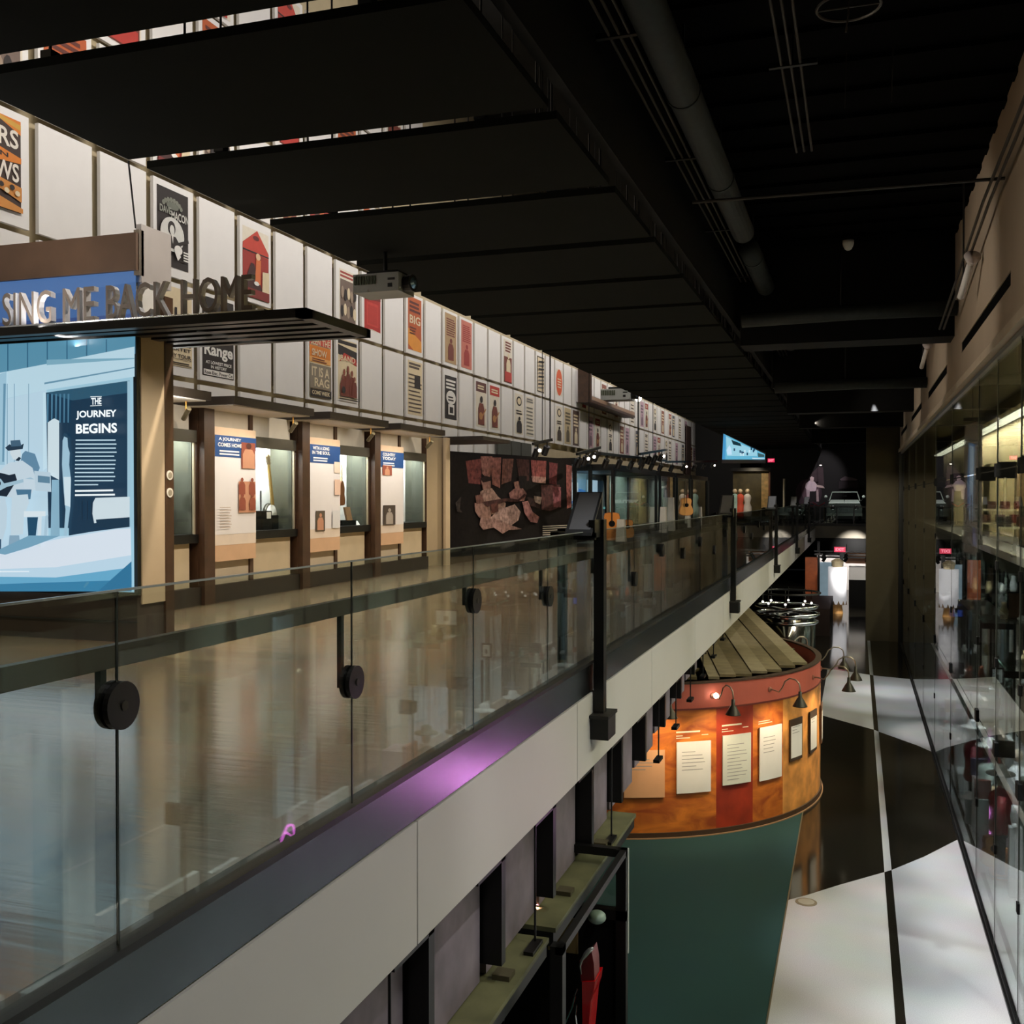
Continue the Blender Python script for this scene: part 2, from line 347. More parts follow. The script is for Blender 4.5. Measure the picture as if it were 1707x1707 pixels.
def art_macon(s):
    s.rect(0, 0, 1, 1, m_(K))
    for i, a in enumerate(range(150, 20, -18)):
        cx = .47+.30*math.cos(math.radians(a)); cy = .74+.13*math.sin(math.radians(a)); s.ell(cx, cy, .055, .035, m_((118, 120, 106)), 6)
    s.ell(.47, .79, .2, .05, m_((104, 106, 94))); s.text('DAVE', .06, .67, .42, .76, m_((150, 152, 138))); s.text('MACON', .42, .62, .98, .73, m_((200, 198, 188)))
    s.ell(.45, .42, .38, .22, m_((206, 204, 196)), 28); s.poly([(.2, .3), (.32, .4), (.55, .4), (.75, .28), (.55, .24), (.3, .24)], m_(K)); s.ell(.42, .5, .12, .09, m_(K)); s.ell(.43, .475, .075, .065, m_((206, 204, 196)))
    s.poly([(.4, .42), (.47, .42), (.45, .3)], m_(WH)); s.poly([(.55, .32), (.95, .42), (.97, .38), (.6, .28)], m_(K)); s.ell(.62, .24, .13, .06, m_(WH)); s.poly([(.5, .2), (.6, .26), (.7, .16), (.6, .1)], m_(WH)); s.lines(.78, .12, .98, .26, 4, m_(WH), .5, False)
def art_barn(s):
    s.poly([(0, 0), (1, 0), (1, .72), (.55, 1), (0, .76)], m_((150, 46, 36))); s.poly([(.02, .76), (.55, 1), (.98, .72), (.98, .64), (0, .68)], m_((186, 62, 46))); s.rect(0, .655, 1, .675, m_(K)); s.ell(.5, .88, .12, .035, m_((100, 34, 30)))
    s.poly([(.0, .12), (.3, .5), (.42, .5), (.75, .12), (.7, 0), (0, 0)], m_((64, 32, 28))); s.poly([(.44, .22), (.5, .58), (.68, .58), (.66, .22)], m_((206, 110, 60))); s.ell(.57, .62, .09, .05, m_((220, 180, 140))); s.poly([(.72, .1), (1, .1), (1, .44), (.74, .42)], m_(CR)); s.rect(0, 0, 1, .13, m_((120, 40, 34))); s.ell(.5, .22, .1, .03, m_(WH))
def art_range(s):
    s.rect(0, 0, 1, 1, m_(K)); s.text('Range', .06, .22, .97, .42, m_(WH), .03); s.text('AT LOWEST PRICE', .1, .155, .92, .195, m_(WH)); s.text('IN HISTORY', .26, .1, .76, .14, m_(WH)); s.rect(.03, .01, .97, .08, m_(WH)); s.text('Ross Elec. Power Co', .06, .022, .94, .068, m_(K))
def art_monroe(s):
    for t, a, b in (('MONROE', .34, .48), ('BLUE GRASS BOYS', .26, .32), ('QUARTET', .19, .24), ('VALLEY TOUR', .11, .16), ('BILL', .54, .75)): s.text(t, .04, a, .96, b, m_(K))
    s.rect(.04, .09, .96, .098, m_(K)); s.lines(.05, .035, .95, .07, 1, m_(K)); s.rect(.04, .01, .96, .02, m_(K))
def art_haveyou(s):
    s.rect(0, 0, 1, 1, m_(CR)); s.rect(0, .5, 1, .75, m_(OR)); s.rect(0, .5, 1, .58, m_((220, 160, 90))); s.rect(0, .76, 1, 1, m_((190, 70, 50))); s.text('HAVE YOU', .05, .87, .95, .98, m_(CR)); s.text('SEEN THE', .05, .76, .95, .86, m_(CR)); s.text('SHOW', .1, .6, .8, .7, m_(CR))
    s.lines(.1, .52, .8, .58, 2, m_(BR)); s.rect(0, .12, 1, .48, m_((130, 118, 100))); s.text('IT IS A', .08, .3, .9, .44, m_(CR)); s.text('RAG', .2, .15, .9, .28, m_(CR)); s.rect(0, 0, 1, .11, m_(K)); s.text('COME WEEK', .08, .03, .92, .09, m_(CR))
def art_group(s):
    s.rect(0, .92, 1, .98, m_(K)); s.poly([(0, .74), (0, .9), (1, .84), (1, .66)], m_(K)); s.poly([(.05, .62), (.3, .78), (.95, .72), (1, .6), (.6, .66), (.3, .66)], m_(R)); s.text('BAND', .12, .64, .9, .74, m_(CR)); s.ell(.5, .5, .06, .08, m_(BR))
    for cx, h in ((.3, .46), (.5, .52), (.7, .46), (.2, .36), (.82, .36)): s.person(cx, .06, h, .26, m_(BR), m_((130, 70, 55)))
    s.rect(0, 0, 1, .02, m_(K)); s.rect(0, .04, 1, .05, m_(K)); s.ell(.22, .16, .09, .06, m_(K))
def art_text(s, c=K, n=7, box=None):
    s.lines(.08, .86, .95, .98, 2, m_(c), .7)
    s.lines(.05, .05, .95, .8, n, m_(c), .35)
    if box: s.rect(*box, m_(K))
def art_block(s, c, c2, n=4):
    s.rect(0, 0, 1, 1, m_(c)); s.lines(.12, .55, .9, .92, n, m_(c2), .55); s.person(.5, .06, .45, .5, m_(c2))
def art_red(s):
    s.poly([(0, 0), (.5, .03), (1, 0), (1, .86), (.85, .94), (.6, .84), (.4, .92), (.15, .84), (0, .8)], m_((168, 40, 32))); s.rect(.14, .1, .86, .62, m_((190, 60, 48))); s.rect(.2, .14, .8, .56, m_((176, 50, 40))); s.poly([(0, .7), (.3, .82), (.7, .78), (1, .84), (1, .72), (0, .64)], m_((120, 40, 34)))
def art_orange(s):
    s.rect(0, 0, 1, 1, m_((176, 84, 36))); s.poly([(0, .4), (1, .2), (1, 0), (.4, 0), (0, .1)], m_((214, 140, 50))); s.lines(.1, .72, .9, .95, 3, m_((90, 40, 28)), .6); s.text('BIG', .1, .5, .9, .66, m_(CR)); s.lines(.1, .3, .6, .46, 3, m_((100, 50, 30)), .5)
def art_oval(s): s.ell(.5, .5, .5, .5, m_((206, 84, 36)), 24); s.lines(.22, .3, .8, .7, 4, m_(CR), .4, False)
def art_show(s):
    s.lines(.05, .86, .95, .99, 2, m_((150, 60, 50)), .6); s.rect(.05, .08, .95, .82, m_((110, 92, 80)))
    for i in range(10): s.ell(.15+.18*(i % 5), .25+.3*(i//5)+.04*(i % 2), .09, .11, m_((K, CR, (150, 130, 110))[i % 3]), 10)
    s.lines(.05, 0, .95, .06, 1, m_(R), .8)
def art_bwcircle(s): s.rect(0, 0, 1, 1, m_(K)); s.lines(.1, .7, .9, .95, 3, m_(WH), .55); s.ell(.5, .5, .4, .16, m_(WH)); s.lines(.25, .42, .75, .56, 2, m_(K), .5); s.rect(.25, .1, .75, .34, m_(WH)); s.rect(.35, .14, .65, .28, m_(K))
def art_rider(s): s.lines(.2, .72, .9, .98, 4, m_(BR), .6); s.rect(.05, 0, .95, .6, m_(BR)); s.person(.55, .1, .6, .5, m_(CR)); s.rect(.1, .02, .9, .25, m_(R))
def art_cowboy(s, c=R): s.rect(0, .78, 1, 1, m_(c)); s.lines(.15, .84, .85, .95, 2, m_(CR), .6); s.person(.5, .05, .65, .6, m_(BR), m_(K), m_((170, 120, 70)))
def art_diag(s):
    s.rect(.02, .02, .98, .98, m_(K)); s.rect(.08, .05, .92, .95, m_(CR))
    for i in range(8): s.poly([(.1, .1+.1*i), (.85, .14+.1*i), (.9, .19+.1*i), (.15, .15+.1*i)], m_(K if i % 2 else GY))
def art_stand(s, c=K): s.ell(.5, .82, .32, .12, m_(c)); s.ell(.5, .82, .22, .08, m_(CR)); s.lines(.15, .5, .85, .62, 2, m_(c), .5); s.person(.5, .04, .4, .6, m_(c))
PRINTS = {   # (row, u in photo): (name of art, painter, paper rect inside the board, description)
 ('upper', 20): (art_ers, (.0, .12, .86, .93), 'big orange and brown lettered print'),
 ('upper', 285): (art_macon, (.08, .1, .86, .93), 'black banjo player print with white disc'),
 ('upper', 418): (art_barn, (.08, .06, .92, .9), 'red barn print with a dark standing figure'),
 ('upper', 573): (art_show, (.14, .1, .9, .9), 'crowded brown photo print with red heading'),
 ('upper', 616): (art_red, (.12, .16, .92, .84), 'torn red block print'),
 ('upper', 686): (art_orange, (.1, .07, .9, .95), 'orange print with brown lettering'),
 ('upper', 746): (lambda s: art_block(s, TN, BR, 8), (.1, .06, .9, .95), 'tan print of brown lines'),
 ('upper', 773): (lambda s: art_block(s, (190, 110, 92), (150, 50, 44), 9), (.1, .06, .9, .95), 'rose red print of lines'),
 ('upper', 841): (art_rider, (.15, .05, .95, .95), 'brown and red figure print'),
 ('upper', 896): (art_diag, (.1, .06, .95, .92), 'black and white diagonal print'),
 ('upper', 929): (art_oval, (.1, .15, .9, .8), 'orange oval print'),
 ('upper', 967): (art_rider, (.25, .05, .9, .95), 'narrow red figure print'),
 ('middle', 303): (art_monroe, (.1, .1, .95, .95), 'black lettered show bill'),
 ('middle', 362): (art_range, (.06, .06, .96, .96), 'dark brown print reading Range'),
 ('middle', 526): (art_haveyou, (.06, .05, .92, .98), 'orange print reading HAVE YOU SEEN THE'),
 ('middle', 575): (art_group, (.08, .08, .92, .95), 'red and brown print of a seated band'),
 ('middle', 686): (lambda s: art_text(s, (90, 76, 66), 10, (.45, .5, .85, .75)), (.08, .05, .95, .95), 'newspaper-like print with dark photo'),
 ('middle', 748): (art_bwcircle, (.08, .1, .92, .88), 'black print with white oval lettering'),
 ('middle', 797): (lambda s: art_cowboy(s, (90, 50, 44)), (.08, .06, .92, .94), 'brown cowboy print with dark top'),
 ('middle', 820): (art_cowboy, (.08, .06, .92, .94), 'cowboy print with red top'),
 ('middle', 862): (art_stand, (.08, .06, .92, .94), 'cream print with round wreath'),
 ('middle', 880): (lambda s: art_text(s, GY, 8), (.08, .06, .92, .94), 'grey lettered print'),
 ('middle', 927): (lambda s: art_stand(s, (60, 50, 40)), (.08, .06, .92, .94), 'tan print with dark figure'),
 ('middle', 943): (lambda s: art_block(s, (186, 168, 130), (90, 80, 60)), (.06, .04, .94, .96), 'yellowed print with small figure'),
 ('middle', 957): (lambda s: art_block(s, (86, 66, 56), CR), (.06, .04, .94, .96), 'dark brown print'),
}
used = {}
for (row, u), v in PRINTS.items(): used[(row, col_of(u))] = v
# far, small prints
far_styles = [(lambda s: art_block(s, (128, 70, 50), CR, 3), 'brown block print'), (lambda s: art_text(s, (80, 70, 62), 6), 'small lettered print'), (lambda s: art_stand(s, K), 'black round-headed print'),
              (lambda s: art_block(s, (84, 84, 92), CR, 3), 'slate grey print'), (lambda s: art_cowboy(s, (150, 60, 50)), 'red-topped figure print'), (lambda s: art_block(s, (184, 150, 160), (110, 90, 100), 3), 'pinkish print')]
pat = {'upper': '..p.p..p.pp.p.p.pp.p.p.', 'middle': '.pp.p.pp.p.p.pp.pp.p.pp'}
NCOL = 50
for row in ('upper', 'middle'):
    k0 = max(k for (r, k) in used if r == row)+1
    for i, k in enumerate(range(k0, NCOL)):
        if pat[row][i % 23] == 'p': st = far_styles[(i*5+(row == 'upper')*2) % 6]; used[(row, k)] = (st[0], (.1, .06, .9, .92), st[1])
for k in range(-6, 12, 1):
    if k % 2: used[('crest', k)] = ((art_red, art_rider, art_cowboy, art_orange)[k % 4], (.1, .06, .9, .94), ('torn red print', 'brown figure print', 'red-topped cowboy print', 'orange print')[k % 4])
    if k % 2 and k >= 0: used[('sky', k)] = ((art_group, art_show, art_barn, art_diag)[(k//2) % 4], (.1, .06, .9, .94), ('red band print', 'crowded photo print', 'red barn print', 'diagonal black print')[(k//2) % 4])
    if k % 3 != 1: used[('top', k)] = ((art_orange, art_cowboy, art_barn, art_show)[k % 4], (.1, .06, .9, .94), ('orange print', 'red-topped cowboy print', 'red barn print', 'crowded photo print')[k % 4])
rowpos = {'sky': 'highest', 'crest': 'fifth', 'top': 'fourth', 'upper': 'third', 'middle': 'second', 'lower': 'lowest'}
for row, (za, zb) in ROWS.items():
    rng = range(-5, NCOL) if row in ('upper', 'middle') else (range(-5, 9) if row in ('top', 'crest') else range(0, 11) if row == 'sky' else range(0, 19))
    for k in rng:
        y0_ = ycol(k)+.12; y1_ = ycol(k)+PIT_-.06
        if row == 'top' and (k-1) % 1: continue
        body = MB().box((XW-.06, y0_, za), (XW, y1_, zb), BOARD)
        body.box((XW-.15, y0_+.1, za+.08), (XW-.06, y1_-.1, za+.16), TAN).box((XW-.15, y0_+.1, zb-.16), (XW-.06, y1_-.1, zb-.08), TAN)
        spec = used.get((row, k))
        o = body.build('poster_board')
        n = k+5
        if spec:
            a = MB(); x0, q0, x1, q1 = spec[1]; W_ = y1_-y0_; H_ = zb-za
            s = Sheet(a, (XW, y0_+W_*x0, za+H_*q0), (0, W_*(x1-x0), 0), (0, 0, H_*(q1-q0)), (1, 0, 0), .002 if k < 12 else .004)
            if row == 'middle' and k < 14 or row == 'lower': s.rect(0, 0, 1, 1, m_(CR))
            else: s.rect(0, 0, 1, 1, m_((216, 206, 186)))
            spec[0](s)
            a.build('poster_print', o)
            lab = '%s, %s poster row, column %d from near end' % (spec[2], rowpos[row], n+1)
            lab = lab.replace('column %d' % (n+1), '%s column' % nth(n))
        else:
            lab = 'blank cream wall board, %s poster row, %s column from the near end' % (rowpos[row], nth(n))
        tag(o, lab, 'poster board', 'poster boards on the tan wall')
# dark strip of low boards above the mural and tall dark banner further on
for i, (ua, ub) in enumerate(((831, 852), (854, 868), (870, 886))):
    p = at(ua, 745, x=-10.9); q = at(ub, 745, x=-10.9)
    tag(MB().box((-10.95, p.y, 2.7), (-10.9, q.y, 3.5), M((70, 70, 62), .7)).build('dark_board'), 'small dark grey wall board above the seated-family mural, %s of three' % NUM[i], 'board', 'dark boards above the mural')
p = at(1145, 700, x=-10.9); q = at(1152, 700, x=-10.9)
tag(MB().box((-10.98, p.y, 2.6), (-10.9, q.y, 6.5), M((58, 38, 30), .7)).build('wall_banner'), 'tall narrow dark brown banner near the far end of the poster wall', 'banner')
# timber box ledge with projector
p = at(978, 620, x=-10.6); q = at(1052, 670, x=-10.6)
lb = thing('projection_ledge', 'brown timber ledge high on the poster wall carrying the far projector', 'ledge', (-10.6, p.y, 5.9))
MB().box((-10.98, p.y, 5.55), (-10.4, q.y, 5.66), WALNUT).box((-10.98, p.y, 5.66), (-10.4, p.y+.12, 6.95), WALNUT).build('shelf', lb)
MB().box((-10.46, p.y+.2, 5.66), (-10.42, q.y, 5.82), M((150, 120, 96), .6)).build('lip', lb)

# ================================================================ ceiling baffles
BAF = M((17, 18, 13), .95, 0, 0, .1, 2, .1)
for k in range(-4, 28):
    ya = 8.55+2.25*k; yb = ya+1.98
    o = thing('ceiling_baffle', 'wide black acoustic ceiling baffle, %s in the row counting from the near end' % nth(k+4), 'ceiling baffle', (-4.55, ya+1, 4.85), 'black baffles hung over the walkway')
    MB().box((-6.65, ya, 4.85), (-2.45, yb, 4.92), BAF).build('panel', o)
    for xx in (-5.9, -3.2):
        MB().tube([(xx, ya+.15, 4.92), (xx, ya+.15, 13.6)], .012, BLACKM, 6).tube([(xx, yb-.15, 4.97), (xx, yb-.15, 13.6)], .012, BLACKM, 6).box((xx-.05, ya+.1, 4.97), (xx+.05, ya+.2, 5.03), BLACKM).build('hanger', o)

# ================================================================ TITLE KIOSK (near left)
YF = 9.45
kx = thing('title_kiosk', 'large exhibit kiosk clad in brown and silver with a glowing blue photograph of a guitarist', 'exhibit kiosk', (-7.5, YF, 0))
MB().box((-12, YF+.02, .0), (-7.52, 10.06, .52), M((52, 40, 30), .6, 0, 0, .2, 3)).box((-12, YF, .22), (-7.51, YF+.02, .235), DARK).build('plinth', kx)
MB().box((-12, YF+.08, .5), (-7.56, 9.95, 4.1), M((196, 178, 152), .6, 0, 0, .04)).box((-7.56, YF+.08, .42), (-7.5, 9.93, 3.4), M((186, 166, 138), .55, 0, 0, .04)).box((-7.56, YF+.1, 3.52), (-7.5, 9.8, 4.1), M((214, 212, 206), .5)).build('body', kx)
MB().box((-7.6, 9.93, 0), (-7.49, 10.08, 3.9), WALNUT).build('post', kx)
MB().box((-12, YF+.0, 4.1), (-7.5, YF+.08, 4.51), M((92, 68, 50), .5, .1, 0, .2, 2)).box((-12, YF+.08, 4.1), (-7.56, 10.02, 4.51), DARK).build('header', kx)
MB().box((-7.56, YF+.08, 3.98), (-7.49, 10.05, 4.62), M((186, 180, 176), .35, .25, 0, .05)).box((-7.56, YF+.04, 4.05), (-7.49, YF+.12, 4.55), M((150, 140, 128), .3, .7)).build('header_side', kx)
MB().box((-12, YF, .53), (-7.5, YF+.06, 3.42), BLACKM).build('lightbox_frame', kx)
lbm = MB(); s = Sheet(lbm, (-12, YF-.002, .56), (4.46, 0, 0), (0, 0, 2.84), (0, -1, 0), .0015)
UX = lambda px, py: ((at(px, py, y=YF).x + 12)/4.46, (at(px, py, y=YF).z-.56)/2.84)
def G(c, e=1.0): return glow(c, e)
def jp(pts, c, e=1.0): s.poly([UX(*p) for p in pts], G(c, e))
L_ = -60
s.rect(0, 0, 1, 1, G((150, 190, 208)))
# plank ceiling of the porch, darker blue at the top
jp([(L_, 560), (226, 553), (226, 590), (100, 606), (0, 625), (L_, 640)], (84, 138, 164))
for i in range(7):
    x = -20+33*i; jp([(x, 566), (x+2, 566), (x+2, 622-4*i), (x, 622-4*i)], (48, 96, 124))
jp([(L_, 640), (0, 622), (100, 603), (226, 578), (226, 628), (80, 650), (L_, 680)], (178, 208, 222))
jp([(76, 638), (226, 612), (226, 614), (76, 641)], (96, 140, 164)); jp([(80, 600), (226, 597), (226, 599), (80, 609)], (120, 165, 185))
jp([(L_, 680), (0, 668), (80, 650), (84, 960), (L_, 960)], (176, 204, 220))          # plank wall
for x in (14, 26, 50): jp([(x, 640), (x+1.3, 640), (x+1.3, 790), (x, 790)], (122, 158, 180))
jp([(0, 625), (14, 620), (11, 775), (0, 775)], (150, 188, 208)); jp([(9, 640), (13, 640), (10, 770), (7, 770)], (96, 140, 166))
# doorway
jp([(80, 655), (219, 635), (219, 880), (205, 888), (160, 886), (118, 893), (118, 880), (84, 880)], (18, 50, 74))
jp([(80, 655), (219, 635), (219, 655), (124, 668)], (40, 82, 106))
for i in range(6): jp([(82+7*i, 657), (85+7*i, 657), (84+7*i, 705), (82+7*i, 705)], (70, 118, 146))
for x in (141, 150, 157): jp([(x, 835), (x+1, 835), (x+1, 866), (x, 866)], (10, 34, 54))
jp([(217, 636), (222, 636), (222, 908), (217, 905)], (150, 186, 204)); jp([(77, 655), (81, 655), (84, 780), (77, 785)], (186, 214, 228))
jp([(85, 705), (92, 700), (96, 698), (104, 702), (104, 800), (85, 790)], (196, 214, 222))         # cloth
jp([(92, 800), (104, 800), (105, 897), (90, 893)], (128, 168, 190))
jp([(110, 735), (113, 727), (118, 728), (119, 745), (122, 755), (121, 775), (124, 800), (123, 845), (117, 893), (112, 893), (115, 850), (112, 820), (109, 775)], (150, 186, 206))   # standing girl
jp([(109, 730), (113, 722), (118, 724), (119, 731), (113, 728)], (30, 64, 88)); jp([(112, 795), (124, 795), (123, 845), (114, 842)], (196, 216, 226))
jp([(161, 838), (165, 830), (222, 828), (222, 866), (163, 872), (160, 856)], (196, 212, 220)); jp([(166, 866), (222, 862), (222, 880), (200, 882), (168, 878)], (20, 50, 72))   # bed
# floor
jp([(L_, 985), (L_, 905), (0, 915), (84, 895), (118, 893), (160, 886), (205, 880), (224, 878), (226, 985)], (178, 206, 224))
jp([(20, 914), (110, 897), (200, 882), (224, 881), (225, 925), (100, 945), (L_, 950), (L_, 925)], (206, 218, 230))
jp([(L_, 960), (100, 962), (226, 945), (226, 985), (L_, 985)], (96, 162, 196)); jp([(L_, 975), (226, 966), (226, 985), (L_, 985)], (52, 122, 160))
jp([(170, 985), (226, 935), (226, 985)], (44, 110, 148)); jp([(L_, 951), (56, 951), (56, 953), (L_, 954)], (214, 228, 238))
# seated guitarist with hat
jp([(45, 757), (50, 752), (66, 757), (74, 780), (68, 795), (46, 797), (40, 780)], (90, 130, 158))   # hat shadow
jp([(8, 785), (22, 772), (45, 768), (62, 780), (68, 800), (62, 822), (40, 832), (8, 826), (-4, 806)], (186, 204, 216))   # shirt
jp([(26, 745), (42, 743), (43, 760), (38, 768), (30, 766), (25, 756)], (196, 210, 218)); jp([(17, 747), (24, 741), (28, 743), (44, 742), (48, 740), (46, 749), (30, 751), (22, 752)], (28, 52, 72)); jp([(26, 735), (42, 734), (44, 744), (27, 745)], (60, 92, 116)); jp([(34, 768), (40, 762), (44, 764), (40, 769)], (18, 40, 58))
jp([(-30, 830), (-8, 796), (8, 788), (24, 792), (34, 790), (37, 800), (30, 812), (20, 828), (4, 826), (-10, 838)], (16, 34, 52))  # guitar
jp([(-20, 818), (-4, 802), (10, 798), (16, 806), (60, 796), (66, 799), (20, 812), (-6, 826)], (150, 182, 200)); s.ell(*UX(6, 806), .009, .012, G((10, 24, 38)))
jp([(48, 798), (72, 800), (82, 806), (80, 816), (50, 818)], (188, 206, 218)); jp([(36, 816), (62, 816), (60, 832), (40, 834)], (66, 110, 140))
jp([(-2, 834), (18, 828), (22, 850), (20, 880), (12, 905), (0, 905), (-4, 870)], (180, 202, 216)); jp([(30, 826), (56, 824), (58, 838), (50, 858), (48, 890), (28, 892), (28, 858)], (186, 206, 218))
jp([(-8, 902), (12, 898), (12, 915), (2, 922), (-10, 920)], (40, 76, 104)); jp([(26, 892), (42, 892), (44, 910), (36, 918), (24, 916)], (128, 160, 182))
jp([(50, 852), (86, 852), (86, 860), (50, 862)], (206, 220, 228)); jp([(74, 860), (80, 860), (78, 912), (72, 910)], (200, 216, 226)); jp([(86, 860), (91, 858), (88, 900), (83, 903)], (160, 190, 208)); jp([(56, 862), (74, 862), (70, 895), (58, 896)], (24, 70, 100))
jp([(68, 785), (95, 788), (96, 820), (70, 818)], (176, 198, 212)); jp([(74, 793), (94, 795), (94, 806), (74, 804)], (88, 126, 150))
jp([(0, 920), (60, 892), (110, 893), (60, 912), (20, 924)], (110, 156, 182)); jp([(150, 977), (156, 968), (160, 970), (152, 979)], (70, 130, 160))
WT = G((236, 244, 248), 1.1)
def jt(t, a, b, bold=.03):
    (x0, y0), (x1, y1) = UX(*a), UX(*b); s.text(t, x0, y0, x1, y1, WT, bold)
jt('THE', (163, 676), (180, 664)); jt('JOURNEY', (138, 701), (205, 684)); jt('BEGINS', (138, 724), (206, 706))
for yv in (663, 678): jp([(162, yv-.6), (181, yv-1.2), (181, yv-.1), (162, yv+.6)], (236, 244, 248))
for i in range(12):
    xx = 207 - (30 if i == 11 else rnd.random()*5); yv = 735+6.7*i; jp([(138, yv-1.4), (xx, yv-1.6), (xx, yv+.5), (138, yv+.7)], (176, 204, 218))
jp([(139, 817), (202, 816), (202, 819), (139, 820)], (232, 242, 246)); jp([(139, 824), (205, 823), (205, 826), (139, 827)], (232, 242, 246))
lbm.build('lightbox_photograph', kx)
bl = MB(); s = Sheet(bl, (-12, YF+.05, 3.5), (4.46, 0, 0), (0, 0, .6), (0, -1, 0), .0015)
s.rect(0, 0, 1, 1, G((62, 98, 150), .9)); s.rect(0, 0, 1, .22, G((48, 76, 132), .8)); s.poly([(.0, .3), (.5, .6), (.9, .75), (1, .8), (1, 1), (0, 1)], G((72, 108, 160), .9))
bl.build('upper_lightbox', kx)
# canopy with slots and lettering
cn = MB(); YC = 8.9; XR = -5.08; zc = 3.39
cn.box((-12, YC, zc-.03), (XR, YC+.12, zc+.06), BLACKM).box((XR-.12, YC, zc-.03), (XR, 10.3, zc+.06), BLACKM).box((-12, 10.2, zc-.03), (XR, 10.3, zc+.06), BLACKM)
for i, yy in enumerate((9.14, 9.42, 9.7, 9.96)): cn.box((-12, yy, zc-.02), (XR-.05, yy+.14, zc+.05), BLACKM)
cn.box((-12, 9.1, zc+.045), (XR-.3, 10.15, zc+.055), M((190, 186, 176), .3, .9))
cn.box((-12, YC+.0, zc+.06), (-5.55, YC+.1, zc+.075), CHROME)
cn.build('canopy', kx)
vs = []; fs = []
for t_, ua, ub in (('SING', 1, 83), ('ME', 102, 155), ('BACK', 174, 278), ('HOME', 299, 418)):
    xa_ = at(ua, 500, y=YC).x; xb_ = at(ub, 500, y=YC).x; v_, f_ = text_geo(t_, .0); k_ = len(vs)
    vs += [(xa_+(xb_-xa_)*p_, q_) for p_, q_ in v_]; fs += [tuple(i_+k_ for i_ in g_) for g_ in f_]
lt = MB(); hh = .36; SIL = M((232, 230, 228), .3, .2, 0, 0)
n = len(vs); P0 = [(a, YC+.02, zc+.075+hh*b) for a, b in vs]
from collections import Counter
ec = Counter()
for f in fs:
    for i in range(len(f)): ec[(f[i], f[(i+1) % len(f)])] += 1
sides = [(a, b) for (a, b) in ec if (b, a) not in ec]
lt.add(P0 + [(x, y+.07, z) for x, y, z in P0], [tuple(f) for f in fs], M((120, 108, 98), .3, .3, 0, 0))
lt.add(P0 + [(x, y+.07, z) for x, y, z in P0], [tuple(v+n for v in reversed(f)) for f in fs] + [(a, n+a, n+b, b) for a, b in sides], SIL)
lt.build('title_letters', kx)
tag(MB().tube([(-7.62, 9.6, 4.6), at(214, 268, y=9.35)], .01, BLACKM, 6).build('suspension_cable'), 'thin black cable holding up the brown header of the title kiosk', 'cable')
area((-8.3, YC-.05, 3.44), (-8.3, YC+.06, 3.9), 6, .05, 70, (1, .96, .92))
area((-6.4, 9.7, 3.36), (-6.9, 9.9, 0), 1.0, .6, 30, (1, .93, .8), 120)
spot((-6.0, 9.9, 4.8), (-7.5, 9.75, 4.2), 110, 60)

